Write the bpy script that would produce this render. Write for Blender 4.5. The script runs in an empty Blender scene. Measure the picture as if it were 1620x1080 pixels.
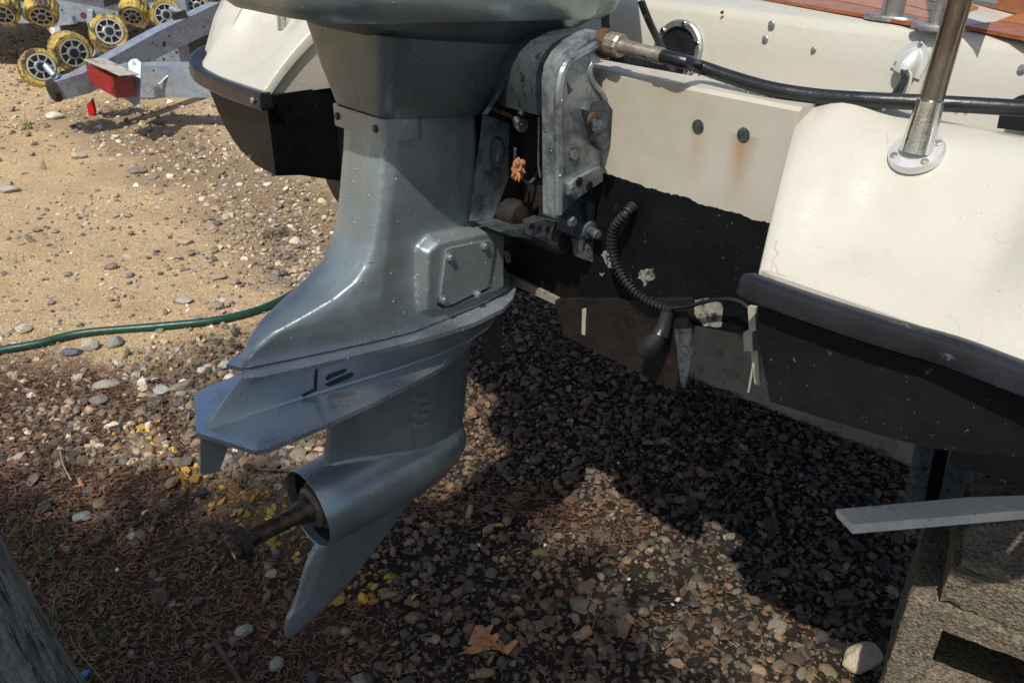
import bpy, bmesh, math, random
import numpy as np
from mathutils import Vector, Matrix, noise
random.seed(7); RNG = np.random.default_rng(7)
sc = bpy.context.scene
COL = sc.collection
# ------------------------------------------------------------------ camera
PXF = 1300.0; PITCH = math.radians(29); EYE = 1.15      # focal length in photo pixels, pitch, eye height
cd = bpy.data.cameras.new('camera'); cam = bpy.data.objects.new('camera', cd); COL.objects.link(cam)
cam.location = (0, 0, EYE); cam.rotation_euler = (math.pi/2 - PITCH, 0, 0)
cd.sensor_width = 36; cd.lens = 36*PXF/1620; cd.clip_start = .05; cd.clip_end = 500
sc.camera = cam
# ------------------------------------------------------------------ daylight
SUN_EL = math.radians(56.5); SUN_AZ = math.radians(203)     # azimuth clockwise from +Y of the direction towards the sun
w = bpy.data.worlds.new('World'); sc.world = w; w.use_nodes = True
nt = w.node_tree; nt.nodes.clear()
wo = nt.nodes.new('ShaderNodeOutputWorld'); bg = nt.nodes.new('ShaderNodeBackground'); sky = nt.nodes.new('ShaderNodeTexSky')
sky.sky_type = 'NISHITA'; sky.sun_disc = False; sky.sun_elevation = SUN_EL; sky.sun_rotation = SUN_AZ
sky.air_density = 1.0; sky.dust_density = 2.0
bg.inputs[1].default_value = .105
nt.links.new(sky.outputs[0], bg.inputs[0]); nt.links.new(bg.outputs[0], wo.inputs[0])
sd = bpy.data.lights.new('sun', 'SUN'); sun = bpy.data.objects.new('sun', sd); COL.objects.link(sun)
sd.energy = 3.6; sd.angle = math.radians(.6); sd.color = (1, .94, .84)
sdir = Vector((math.sin(SUN_AZ)*math.cos(SUN_EL), math.cos(SUN_AZ)*math.cos(SUN_EL), math.sin(SUN_EL)))
sun.rotation_euler = sdir.to_track_quat('Z', 'Y').to_euler(); sun.location = sdir*20
sc.view_settings.view_transform = 'Standard'; sc.view_settings.look = 'None'
sc.view_settings.exposure = 0.18; sc.view_settings.gamma = 1
# ------------------------------------------------------------------ frames: boat axes (a forward, s starboard of the motor's centreline, z up)
BA = Vector((.7331, .6801, 0)); BS = Vector((.6801, -.7331, 0)); S0 = -.861
CT, ST = math.cos(PITCH), math.sin(PITCH)
def W(a, s, z): return BA*a + BS*(s+S0) + Vector((0, 0, z))
def ray(u, v):
    dx = (u-810)/PXF; dy = -(v-540)/PXF
    return Vector((dx, CT+dy*ST, -ST+dy*CT))
EYEV = Vector((0, 0, EYE))
def onS(u, v, s): d = ray(u, v); return EYEV + d*((S0+s)/d.dot(BS))     # point of a sight line on a plane of the boat
def onA(u, v, a): d = ray(u, v); return EYEV + d*(a/d.dot(BA))
def onZ(u, v, z): d = ray(u, v); return EYEV + d*((z-EYE)/d.z)
def onD(u, v, k): return EYEV + ray(u, v)*k
def loc3(p): return Vector((p.dot(BA), p.dot(BS)-S0, p.z))
def proj(x, y, z):
    dep = y*CT-(z-EYE)*ST; up = y*ST+(z-EYE)*CT
    return 810+PXF*x/dep, 540-PXF*up/dep
# ------------------------------------------------------------------ object helpers
def rootloc(p):
    l = Vector((0, 0, 0))
    while p is not None: l += p.location; p = p.parent
    return l
def thing(name, label, cat, loc, group=None, kind=None):
    o = bpy.data.objects.new(name, None); COL.objects.link(o); o.location = loc; o.empty_display_size = .05
    o['label'] = label; o['category'] = cat
    if group: o['group'] = group
    return o
def tag(o, label, cat, group=None):
    o['label'] = label; o['category'] = cat
    if group: o['group'] = group
    return o
class MB:
    def __init__(s): s.bm = bmesh.new(); s.mi = 0
    def face(s, vs):
        try: f = s.bm.faces.new(vs); f.material_index = s.mi; return f
        except ValueError: return None
    def loft(s, rings, caps=True, closed=True):
        rr = [[s.bm.verts.new(p) for p in r] for r in rings]
        n = len(rr[0])
        for i in range(len(rr)-1):
            for j in range(n if closed else n-1):
                s.face((rr[i][j], rr[i][(j+1) % n], rr[i+1][(j+1) % n], rr[i+1][j]))
        if caps: s.face(rr[0][::-1]); s.face(rr[-1])
        return rr
    def prism(s, poly, off):
        return s.loft([poly, [p+off for p in poly]])
    def box(s, c, ax, ay, az):
        r = [[c+ax*i+ay*j-az for i, j in ((-1, -1), (1, -1), (1, 1), (-1, 1))], [c+ax*i+ay*j+az for i, j in ((-1, -1), (1, -1), (1, 1), (-1, 1))]]
        s.loft(r)
    def tube(s, pts, r, n=12, caps=True, prof=None):
        pts = [Vector(p) for p in pts]; rings = []
        t0 = (pts[1]-pts[0]).normalized(); up = Vector((0, 0, 1)) if abs(t0.z) < .9 else Vector((1, 0, 0))
        nx = t0.cross(up).normalized()
        for i, p in enumerate(pts):
            t = (pts[min(i+1, len(pts)-1)]-pts[max(i-1, 0)]).normalized()
            nx = (nx-t*nx.dot(t)).normalized(); ny = t.cross(nx)
            ri = r[i] if isinstance(r, (list, tuple)) else r
            rings.append([p+nx*(math.cos(q)*ri)+ny*(math.sin(q)*ri) for q in [2*math.pi*k/n for k in range(n)]])
        s.loft(rings, caps)
    def lathe(s, c, ax, prof, n=32, ref=None, caps=True):
        ax = ax.normalized(); e = Vector(ref) if ref else (Vector((0, 0, 1)) if abs(ax.z) < .9 else Vector((1, 0, 0)))
        e = (e-ax*e.dot(ax)).normalized(); f = ax.cross(e)
        s.loft([[c+ax*h+e*(math.cos(q)*r)+f*(math.sin(q)*r) for q in [2*math.pi*k/n for k in range(n)]] for h, r in prof], caps)
    def disc(s, c, ax, r, h, n=16, ref=None): s.lathe(c, ax, [(0, r), (h*.8, r), (h, r*.85)], n, ref)
    def hexa(s, c, ax, r, h): s.lathe(c, ax, [(0, r), (h*.85, r), (h, r*.85)], 6)
    def build(s, name, mat, parent=None, smooth=30, bevel=0, seg=2, normals=True):
        bm = s.bm
        if bevel:
            es = [e for e in bm.edges if len(e.link_faces) == 2 and e.calc_face_angle(0) > math.radians(25)]
            bmesh.ops.bevel(bm, geom=es, offset=bevel, segments=seg, affect='EDGES', profile=.6, clamp_overlap=True)
        if normals: bmesh.ops.recalc_face_normals(bm, faces=bm.faces)
        base = rootloc(parent) if parent else None
        if base is None:
            lo = Vector([min(v.co[i] for v in bm.verts) for i in range(3)]); hi = Vector([max(v.co[i] for v in bm.verts) for i in range(3)])
            base = Vector(((lo.x+hi.x)/2, (lo.y+hi.y)/2, lo.z))
        bmesh.ops.translate(bm, verts=bm.verts, vec=-base)
        me = bpy.data.meshes.new(name); bm.to_mesh(me); bm.free()
        for m in (mat if isinstance(mat, (list, tuple)) else [mat]): me.materials.append(m)
        if smooth:
            me.shade_smooth(); me.set_sharp_from_angle(angle=math.radians(smooth))
        o = bpy.data.objects.new(name, me); COL.objects.link(o)
        if parent: o.parent = parent
        else: o.location = base
        return o
def remesh(o, vox, it=6, fac=.6):
    m = o.modifiers.new('r', 'REMESH'); m.mode = 'VOXEL'; m.voxel_size = vox; m.use_smooth_shade = True
    if it: q = o.modifiers.new('s', 'SMOOTH'); q.iterations = it; q.factor = fac
    dg = bpy.context.evaluated_depsgraph_get(); me = bpy.data.meshes.new_from_object(o.evaluated_get(dg))
    o.modifiers.clear(); old = o.data; mats = list(old.materials); o.data = me
    if not me.materials:
        for x in mats: me.materials.append(x)
    me.shade_smooth()
    return o
def spline(pts, k=8):
    pts = [Vector(p) for p in pts]; out = []
    for i in range(len(pts)-1):
        p0 = pts[max(i-1, 0)]; p1 = pts[i]; p2 = pts[i+1]; p3 = pts[min(i+2, len(pts)-1)]
        for j in range(k):
            t = j/k
            out.append(.5*((2*p1)+(p2-p0)*t+(2*p0-5*p1+4*p2-p3)*t*t+(3*p1-p0-3*p2+p3)*t*t*t))
    out.append(pts[-1]); return out
# ------------------------------------------------------------------ materials
class Mat:
    def __init__(s, name, rough=.5, metal=0, spec=.5):
        s.m = bpy.data.materials.new(name); s.m.use_nodes = True; s.t = s.m.node_tree; s.b = s.t.nodes['Principled BSDF']
        s.b.inputs['Roughness'].default_value = rough; s.b.inputs['Metallic'].default_value = metal
        s.b.inputs['Specular IOR Level'].default_value = spec; s.hgt = None
        s.co = s.t.nodes.new('ShaderNodeTexCoord').outputs['Object']
        g = s.t.nodes.new('ShaderNodeNewGeometry'); s.pos = g.outputs['Position']; s.nor = g.outputs['Normal']
    def n(s, typ, **kw):
        x = s.t.nodes.new(typ)
        for k, v in kw.items(): setattr(x, k, v)
        return x
    def lk(s, a, b): s.t.links.new(a, b)
    def noise(s, scale, detail=5, rough=.6, src=None, lo=None, hi=None, stretch=None, dist=0):
        x = s.n('ShaderNodeTexNoise'); x.inputs['Scale'].default_value = scale; x.inputs['Detail'].default_value = detail; x.inputs['Roughness'].default_value = rough
        x.inputs['Distortion'].default_value = dist
        v = src or s.pos
        if stretch:
            mp = s.n('ShaderNodeMapping'); mp.inputs['Scale'].default_value = stretch; s.lk(v, mp.inputs[0]); v = mp.outputs[0]
        s.lk(v, x.inputs['Vector']); o = x.outputs[0]
        return s.rng(o, lo, hi) if lo is not None else o
    def vor(s, scale, src=None, feature='F1', out=0, lo=None, hi=None):
        x = s.n('ShaderNodeTexVoronoi', feature=feature); x.inputs['Scale'].default_value = scale; s.lk(src or s.pos, x.inputs['Vector']); o = x.outputs[out]
        return s.rng(o, lo, hi) if lo is not None else o
    def rng(s, v, lo, hi, a=0, b=1):
        x = s.n('ShaderNodeMapRange'); x.inputs[1].default_value = lo; x.inputs[2].default_value = hi; x.inputs[3].default_value = a; x.inputs[4].default_value = b; s.lk(v, x.inputs[0]); return x.outputs[0]
    def math(s, op, a, b=None, c=None):
        x = s.n('ShaderNodeMath', operation=op)
        for i, v in enumerate((a, b, c)):
            if v is None: continue
            if isinstance(v, (int, float)): x.inputs[i].default_value = v
            else: s.lk(v, x.inputs[i])
        return x.outputs[0]
    def mix(s, f, a, b, mode='MIX'):
        x = s.n('ShaderNodeMix', data_type='RGBA', blend_type=mode)
        for i, v in ((0, f), (6, a), (7, b)):
            if isinstance(v, (int, float)): x.inputs[i].default_value = v
            elif isinstance(v, tuple): x.inputs[i].default_value = (*v, 1)
            else: s.lk(v, x.inputs[i])
        return x.outputs[2]
    def base(s, c):
        if isinstance(c, tuple): s.b.inputs['Base Color'].default_value = (*c, 1)
        else: s.lk(c, s.b.inputs['Base Color'])
        return s
    def rough(s, v): s.lk(v, s.b.inputs['Roughness']); return s
    def metal(s, v): s.lk(v, s.b.inputs['Metallic']); return s
    def bump(s, h, dist=.002, strength=1):
        x = s.n('ShaderNodeBump'); x.inputs['Strength'].default_value = strength; x.inputs['Distance'].default_value = dist; s.lk(h, x.inputs['Height'])
        if s.hgt: s.lk(s.hgt, x.inputs['Normal'])
        s.hgt = x.outputs[0]; s.lk(s.hgt, s.b.inputs['Normal']); return s
    def sep(s, src=None):
        x = s.n('ShaderNodeSeparateXYZ'); s.lk(src or s.pos, x.inputs[0]); return x.outputs
def m_motor(painted_light=0, tone=1.0):
    blotch = painted_light == 2; painted_light = painted_light % 2
    m = Mat('motor_paint' if not painted_light else 'motor_paint_wet_sky_sheen', .38, .62 if not painted_light else .75)
    c = m.mix(m.noise(6, 4, lo=.35, hi=.65), (.33, .365, .385) if not painted_light else (.46, .52, .58), (.43, .465, .485) if not painted_light else (.56, .62, .68))  # glossy wet copy: sky reflection painted in as a brighter, bluer base
    c = m.mix(m.math('MULTIPLY', m.noise(45, 6, .75, lo=.58, hi=.78), .35), c, (.20, .215, .21))
    c = m.mix(m.math('MULTIPLY', m.noise(30, 6, .75, stretch=(1, 1, .10), lo=.52, hi=.75), .38), c, (.23, .225, .195))
    c = m.mix(m.math('MULTIPLY', m.noise(9, 6, .8, lo=.50, hi=.72), .3), c, (.44, .47, .49))
    sx = m.noise(70, 3, .5, stretch=(.25, 3.0, 3.0), lo=.735, hi=.76); sy = m.noise(60, 3, .5, stretch=(3, .3, 2.2), lo=.735, hi=.76)
    c = m.mix(m.math('MULTIPLY', m.math('MAXIMUM', sx, sy), .55), c, (.55, .57, .58))
    if blotch: c = m.mix(m.math('MULTIPLY', m.noise(26, 6, .75, lo=.45, hi=.62), .75), c, (.055, .065, .075)); c = m.mix(m.math('MULTIPLY', m.noise(50, 5, .7, lo=.62, hi=.68), .7), c, (.12, .075, .045))
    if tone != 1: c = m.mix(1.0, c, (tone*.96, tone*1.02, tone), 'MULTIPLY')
    chip = m.noise(150, 3, .5, lo=.73, hi=.76)
    c = m.mix(chip, c, (.35, .36, .36)); m.base(c)
    m.rough(m.rng(m.noise(22 if not painted_light else 40, 5, .7), .3 if not painted_light else .42, .7 if not painted_light else .6, .25 if not painted_light else .10, .46 if not painted_light else .32))
    drops = m.vor(170, out=0, lo=.18, hi=.30)
    keep = m.vor(170, out=1); k2 = m.math('GREATER_THAN', m.sep(keep)[0], .93)
    d = m.math('MULTIPLY', m.math('SUBTRACT', 1, drops), k2)
    m.bump(m.noise(260, 3, .6), .00025); m.bump(d, .0009); m.bump(m.noise(14, 3), .003, .5)
    return m.m
def m_hullwhite(m, warm=1):
    c = m.mix(m.noise(3, 4, lo=.3, hi=.7), (.50, .48, .41), (.555, .54, .48))
    c = m.mix(m.math('MULTIPLY', m.noise(240, 3, .6, lo=.70, hi=.76), .8), c, (.16, .13, .10))
    c = m.mix(m.math('MULTIPLY', m.noise(9, 6, .75, lo=.56, hi=.78), .35), c, (.42, .36, .25))
    ck = m.n('ShaderNodeTexVoronoi', feature='DISTANCE_TO_EDGE'); ck.inputs['Scale'].default_value = 26
    wv = m.n('ShaderNodeVectorMath', operation='ADD'); nz = m.n('ShaderNodeTexNoise'); nz.inputs['Scale'].default_value = 20; m.lk(m.pos, nz.inputs['Vector']); sc2 = m.n('ShaderNodeVectorMath', operation='SCALE'); sc2.inputs['Scale'].default_value = .05; m.lk(nz.outputs[1], sc2.inputs[0]); m.lk(m.pos, wv.inputs[0]); m.lk(sc2.outputs[0], wv.inputs[1]); m.lk(wv.outputs[0], ck.inputs['Vector'])
    line = m.math('MULTIPLY', m.rng(ck.outputs[0], .0, .012, 1, 0), m.noise(8, 3, lo=.55, hi=.66)); c = m.mix(m.math('MULTIPLY', line, .6), c, (.25, .21, .15))
    fl = m.math('MULTIPLY', m.noise(60, 4, .6, lo=.66, hi=.70), .5)
    return m.mix(fl, c, (.48, .46, .40))
def m_gelcoat():
    m = Mat('white_gelcoat', .28); m.base(m_hullwhite(m)); m.rough(m.rng(m.noise(30, 4), .3, .7, .2, .42)); m.bump(m.noise(120, 2), .0004); m.bump(m.noise(9, 2), .003, .4); return m.m
def m_hull():
    # white gelcoat above the ragged paint line, chipped black bottom paint below, rust runs and brownish mottling on the well face, weaker to starboard
    m = Mat('hull_paint', .35); wt = m_hullwhite(m)
    x, y, z = m.sep()
    def streak(p, wid, length, col, c, amt):
        dx = m.math('ABSOLUTE', m.math('ADD', m.math('SUBTRACT', x, p.x), m.math('MULTIPLY', m.math('SUBTRACT', m.noise(30, 3, stretch=(1, 1, .4)), .5), wid*1.2)))
        f = m.rng(dx, 0, wid, 1, 0); g = m.rng(z, p.z-length, p.z-.004, 0, 1); h = m.math('LESS_THAN', z, p.z)
        return m.mix(m.math('MULTIPLY', m.math('MULTIPLY', m.math('MULTIPLY', f, g), h), amt), c, col)
    for q, wd, ln, a in (((1177, 214), .014, .085, .85), ((1105, 200), .010, .07, .45)):
        wt = streak(onA(*q, .78), wd, ln, (.36, .19, .06), wt, a)
    blotch = m.math('MULTIPLY', m.noise(7, 5, .7, lo=.38, hi=.66), m.rng(x, .05, .30, .75, .22))
    blotch = m.math('MULTIPLY', blotch, m.rng(y, .5, .62, 0, 1))
    wt = m.mix(blotch, wt, (.36, .29, .15))
    sc_ = m.math('SUBTRACT', m.math('SUBTRACT', m.math('MULTIPLY', x, BS.x), m.math('MULTIPLY', y, -BS.y)), S0)
    edge = m.math('ADD', m.math('MULTIPLY', m.math('SUBTRACT', m.noise(38, 5, .65), .5), .014), m.rng(sc_, -.42, .15, .852, .829))
    blk = m.math('LESS_THAN', z, edge)
    bc = m.mix(m.noise(12, 5, .7, lo=.35, hi=.7), (.004, .005, .006), (.010, .0115, .012))
    bc = m.mix(m.noise(130, 5, .75, lo=.64, hi=.70), bc, (.10, .115, .105))
    brown = m.math('MULTIPLY', m.noise(10, 4, .6, lo=.56, hi=.7), m.rng(z, .70, .62, 0, .6)); bc = m.mix(brown, bc, (.024, .013, .007))
    ch = m.math('MULTIPLY', m.noise(26, 4, .6, lo=.675, hi=.685), m.rng(z, .76, .69, 0, 1)); ch = m.math('MULTIPLY', ch, m.math('GREATER_THAN', m.noise(55, 3), .40))
    ch = m.math('MULTIPLY', ch, m.math('LESS_THAN', x, .36))
    bc = m.mix(m.math('MULTIPLY', ch, .7), bc, (.26, .26, .20))
    m.lk(m.math('MULTIPLY_ADD', blk, -.36, .5), m.b.inputs['Specular IOR Level']); m.base(m.mix(blk, wt, bc)); m.rough(m.math('ADD', m.math('MULTIPLY', blk, .18), .3))
    m.bump(m.math('MULTIPLY', blk, m.noise(90, 5, .7)), .0007); m.bump(m.noise(10, 2), .002, .5)
    return m.m
def m_simple(name, c1, c2, scale=20, rough=.5, metal=0, bump=.001, bscale=80, fine=None, spec=.5):
    m = Mat(name, rough, metal, spec); c = m.mix(m.noise(scale, 5, .65, lo=.35, hi=.65), c1, c2)
    if fine: c = m.mix(m.noise(fine[1], 4, .7, lo=fine[2], hi=fine[3]), c, fine[0])
    m.base(c); m.rough(m.rng(m.noise(scale*1.7, 4), .3, .7, max(.05, rough-.1), rough+.12))
    if bump: m.bump(m.noise(bscale, 4, .6), bump)
    return m.m
def m_grime():
    m = Mat('grimy_metal', .5, .4)
    c = m.mix(m.noise(40, 5, .7, lo=.35, hi=.65), (.045, .055, .062), (.13, .15, .17))
    c = m.mix(m.noise(90, 5, .75, lo=.52, hi=.68), c, (.022, .02, .018)); c = m.mix(m.math('MULTIPLY', m.noise(60, 4, lo=.63, hi=.7), .6), c, (.16, .085, .04))
    m.base(c); m.bump(m.noise(120, 5, .7), .003); return m.m
def m_stone():
    m = Mat('stone_mix', .55, 0, .4)
    at = m.n('ShaderNodeAttribute', attribute_name='col')
    c = m.mix(m.noise(180, 5, .7, lo=.3, hi=.7), .55, 1.0) if False else None
    f = m.rng(m.noise(220, 5, .75), .3, .7, .55, 1.25)
    g = m.n('ShaderNodeCombineXYZ'); [m.lk(f, g.inputs[i]) for i in range(3)]
    m.base(m.mix(1.0, at.outputs[0], g.outputs[0], 'MULTIPLY')); m.bump(m.noise(300, 4, .7), .0018); m.rough(m.rng(m.noise(60, 2), .3, .7, .35, .8)); return m.m
def m_ground():
    m = Mat('ground_soil', .85, 0, .25)
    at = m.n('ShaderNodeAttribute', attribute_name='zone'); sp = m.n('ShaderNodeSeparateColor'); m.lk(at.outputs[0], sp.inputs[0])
    sand, mulch, painted_light = sp.outputs
    soil = m.mix(m.noise(60, 6, .75, lo=.3, hi=.7), (.018, .014, .010), (.06, .045, .032))
    sn = m.mix(m.noise(5, 6, .7, lo=.3, hi=.7), (.70, .50, .27), (.84, .64, .38))
    sn = m.mix(m.math('MULTIPLY', m.noise(2.3, 6, .75, lo=.50, hi=.66), .55), sn, (.42, .31, .19))
    sn = m.mix(m.math('MULTIPLY', m.noise(120, 5, .8, lo=.42, hi=.62), .8), sn, (.40, .28, .165))
    sn = m.mix(m.math('MULTIPLY', m.noise(310, 3, .8, lo=.55, hi=.7), .7), sn, (.62, .50, .34))
    ml = m.mix(m.noise(110, 6, .8, lo=.35, hi=.65), (.035, .021, .014), (.13, .075, .045))
    c = m.mix(sand, soil, sn); c = m.mix(mulch, c, ml); c = m.mix(painted_light, c, (.03, .028, .024), 'MIX')  # third channel: shade under the boat painted into the soil colour
    m.base(c); m.bump(m.noise(9, 4, .6), .03); m.bump(m.noise(35, 5, .7), .014); m.bump(m.noise(160, 5, .8), .006); m.bump(m.vor(230), .003); return m.m
def m_galv():
    m = Mat('galvanised_steel', .45, .35)
    c = m.mix(m.vor(55, out=1), (.36, .41, .48), (.44, .48, .54)); c = m.mix(m.noise(12, 6, .75, lo=.4, hi=.7), (.30, .35, .42), c)
    c = m.mix(m.noise(16, 6, .8, lo=.50, hi=.64), c, (.24, .27, .31)); c = m.mix(m.noise(45, 5, .75, lo=.58, hi=.68), c, (.10, .11, .12)); m.base(c); m.bump(m.noise(60, 4), .001); return m.m
def m_roller():
    m = Mat('yellow_roller_rubber', .45)
    c = m.mix(m.noise(9, 4, .6, lo=.35, hi=.6), (.46, .30, .035), (.60, .47, .10)); c = m.mix(m.noise(13, 5, .7, lo=.46, hi=.57), c, (.06, .052, .04)); c = m.mix(m.math('MULTIPLY', m.noise(40, 5, .7, lo=.5, hi=.65), .6), c, (.24, .15, .04)); m.base(c); m.bump(m.noise(90, 4), .002); return m.m
def m_wood(name, c1, c2, ax=(1, 12, 12), scale=8, rough=.5, bump=.001):
    m = Mat(name, rough); g = m.noise(scale, 6, .7, stretch=ax, src=m.co); m.base(m.mix(m.rng(g, .35, .65), c1, c2)); m.bump(g, bump); return m.m
def m_concrete():
    m = Mat('concrete_block', .9, 0, .2)
    c = m.mix(m.noise(8, 5, .7, lo=.3, hi=.7), (.19, .16, .115), (.29, .25, .185)); c = m.mix(m.noise(170, 4, .8, lo=.45, hi=.62), c, (.085, .066, .045)); c = m.mix(m.noise(120, 2, .8, lo=.60, hi=.7), c, (.34, .29, .21))
    m.base(c); m.bump(m.noise(330, 3, .7), .0035); m.bump(m.vor(260), .002); return m.m
def m_log():
    m = Mat('weathered_wood', .85); g = m.noise(10, 7, .75, stretch=(3.5, 3.5, .35)); g2 = m.noise(30, 6, .8, stretch=(4, 4, .25))
    c = m.mix(m.rng(g, .35, .65), (.24, .22, .19), (.66, .63, .57)); c = m.mix(m.rng(g2, .52, .62), c, (.035, .03, .022)); c = m.mix(m.math('MULTIPLY', m.noise(14, 4, lo=.56, hi=.66), .6), c, (.07, .10, .035))
    m.base(c); m.bump(g, .02); m.bump(g2, .012); return m.m
def m_pole():
    m = Mat('stained_stainless', .22, .9); m.base(m.mix(m.noise(14, 6, .8, stretch=(1, 1, .25), lo=.35, hi=.6), (.42, .38, .32), (.20, .145, .105))); m.rough(m.rng(m.noise(20, 5), .3, .7, .14, .36)); return m.m
M = dict(
    motor=m_motor(0, .86), painted_light=m_motor(1), cover=m_motor(0, .52), gear=m_motor(0, .72), gel=m_gelcoat(), hull=m_hull(), grime=m_grime(), stone=m_stone(), ground=m_ground(), galv=m_galv(), roller=m_roller(), conc=m_concrete(), log=m_log(), pole=m_pole(),
    rubber=m_simple('black_rub_rail', (.010, .011, .015), (.022, .024, .031), 10, .27, 0, .0006, 60, ((.09, .095, .11), 60, .66, .72)),
    black=m_simple('black_plastic', (.010, .011, .013), (.022, .023, .026), 20, .32, 0, .0008, 90),
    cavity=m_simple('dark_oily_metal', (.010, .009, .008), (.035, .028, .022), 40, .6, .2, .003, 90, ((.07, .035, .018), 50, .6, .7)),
    carrier=m_simple('oily_carrier', (.10, .09, .078), (.17, .14, .11), 50, .45, .4, .002, 90, ((.11, .07, .04), 60, .58, .68)),
    cast=m_motor(2), darkpaint=m_simple('dark_grey_paint', (.035, .042, .048), (.07, .08, .09), 30, .45, .3, .001, 80, ((.015, .015, .015), 50, .55, .65)),
    rust=m_simple('rusty_steel', (.055, .030, .018), (.13, .065, .032), 60, .65, .3, .002, 160, ((.025, .018, .014), 40, .55, .65)),
    shaft=m_simple('propshaft_steel', (.065, .043, .028), (.14, .088, .054), 70, .42, .6, .0014, 160, ((.018, .014, .012), 60, .52, .62)),
    chrome=m_simple('polished_chrome', (.78, .79, .78), (.62, .63, .62), 30, .16, 1, .0005, 40),
    steel=m_simple('dull_steel', (.36, .36, .33), (.52, .52, .49), 40, .38, .85, .001, 90, ((.16, .10, .06), 50, .62, .7)),
    bright=m_simple('bright_stainless', (.80, .80, .78), (.70, .70, .68), 30, .36, .55, .0004, 60),
    brass=m_simple('tarnished_fitting', (.30, .27, .20), (.45, .42, .34), 60, .42, .7, .001, 90, ((.20, .10, .04), 90, .58, .66)),
    red=m_simple('red_lens', (.30, .008, .012), (.20, .010, .014), 30, .22, 0, .0008, 60),
    brightred=m_simple('bright_red_plastic', (.65, .012, .01), (.5, .01, .01), 30, .3, 0, .0005, 60),
    redpaint=m_simple('faded_red_dot', (.16, .04, .03), (.11, .03, .025), 30, .6, 0, 0),
    lampplate=m_simple('rusty_pale_plate', (.52, .50, .42), (.62, .60, .54), 14, .5, .1, .0006, 60, ((.38, .22, .10), 18, .52, .62)),
    teak=m_wood('oiled_mahogany', (.24, .065, .022), (.42, .145, .055), (3, 3, 14), 16, .32, .0004),
    teak2=m_wood('light_mahogany', (.34, .12, .045), (.48, .19, .07), (3, 3, 14), 16, .32, .0004),
    plank=m_simple('white_painted_wood', (.58, .56, .49), (.70, .68, .61), 30, .45, 0, .0006, 120, ((.36, .33, .27), 60, .60, .70)),
    beam=m_simple('pale_timber', (.21, .185, .135), (.31, .275, .21), 12, .8, 0, .002, 60, ((.10, .085, .06), 40, .56, .68)),
    board=m_simple('brown_stained_board', (.006, .005, .0045), (.016, .010, .007), 20, .6, 0, .002, 60, ((.05, .021, .009), 14, .62, .74)),
    chip=m_simple('aged_primer', (.20, .20, .15), (.34, .33, .26), 60, .7, 0, .001, 90, ((.03, .03, .03), 70, .50, .60)),
    ivory=m_simple('ivory_plastic', (.36, .35, .26), (.48, .46, .36), 30, .4, 0, .0005, 60),
    zinc=m_simple('corroded_anode', (.09, .10, .10), (.19, .20, .20), 60, .7, .3, .004, 110, ((.03, .03, .03), 70, .55, .65)),
    hose=m_simple('green_hose', (.006, .042, .030), (.010, .065, .045), 30, .38, 0, .0006, 200),
    white=m_simple('white_paint', (.76, .77, .75), (.70, .71, .69), 20, .3, 0, .0004, 60),
    rim=m_simple('cream_wheel_rim', (.46, .44, .34), (.36, .34, .26), 40, .45, 0, .0006, 60, ((.20, .17, .10), 60, .6, .7)),
    hub=m_simple('hub_cap', (.22, .25, .28), (.34, .37, .40), 40, .4, .3, .0005, 60),
    tyre=m_simple('black_tyre', (.010, .010, .011), (.022, .021, .020), 30, .75, 0, .001, 60),
    leaf=m_simple('dry_oak_leaf', (.34, .145, .06), (.48, .24, .11), 60, .6, 0, .001, 90),
    orange=m_simple('orange_leaf', (.62, .30, .03), (.75, .42, .05), 60, .5, 0, .001, 90),
    grass=m_simple('grass_blades', (.05, .12, .022), (.10, .18, .04), 40, .55, 0, 0),
    twig=m_simple('dead_twig', (.055, .036, .022), (.12, .085, .055), 60, .8, 0, .002, 120),
    needle=m_simple('pine_litter', (.10, .048, .026), (.25, .14, .078), 200, .75, 0, 0),
    shell=m_simple('white_chip', (.72, .72, .68), (.60, .62, .58), 60, .5, 0, .0006, 90),
    moss=m_simple('brown_moss', (.055, .045, .012), (.12, .10, .03), 60, .9, 0, .004, 140),
    blue=m_simple('blue_plastic', (.03, .10, .35), (.04, .14, .42), 60, .4, 0, 0),
    bark=m_simple('tree_bark', (.09, .07, .05), (.18, .14, .10), 20, .9, 0, .01, 30),
)
# ================================================================== GROUND
def hnoise(x, y): return (noise.noise(Vector((x*1.3, y*1.3, 3)))*.022+noise.noise(Vector((x*6, y*6, 9)))*.007)
def gz(x, y):
    d = math.hypot(x-.2, y-1.4); return hnoise(x, y)*min(1, .35+max(0, d-.8)*.8)
def seg(px, py, a, b):
    ax, ay = a; bx, by = b; t = max(0, min(1, ((px-ax)*(bx-ax)+(py-ay)*(by-ay))/((bx-ax)**2+(by-ay)**2)))
    return math.hypot(px-ax-t*(bx-ax), py-ay-t*(by-ay))
def polyd(px, py, pts): return min(seg(px, py, pts[i], pts[i+1]) for i in range(len(pts)-1))
def G(u, v): p = onZ(u, v, 0); return (p.x, p.y)
YEL = [G(*p) for p in ((215, 690), (290, 745), (340, 790), (430, 815), (520, 880), (575, 930))]
SOILPATH = [G(*p) for p in ((215, 610), (260, 800), (520, 1010), (640, 1100))]
def sm(x, a, b): t = max(0, min(1, (x-a)/(b-a))); return t*t*(3-2*t)
GB = [G(*p) for p in ((160, 175), (260, 230), (380, 290), (480, 350), (520, 400))]           # gravelly band over the sand
GEDGE = [G(*p) for p in ((0, 600), (150, 600), (300, 560), (430, 500), (520, 440), (700, 330))] # sand ends, stony ground begins
MUL = [G(*p) for p in ((-60, 640), (40, 800), (120, 900), (230, 980), (330, 1040))]
MUL2 = [G(*p) for p in ((20, 560), (120, 610), (190, 700), (240, 800), (300, 900), (420, 960), (480, 1000))]
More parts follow.
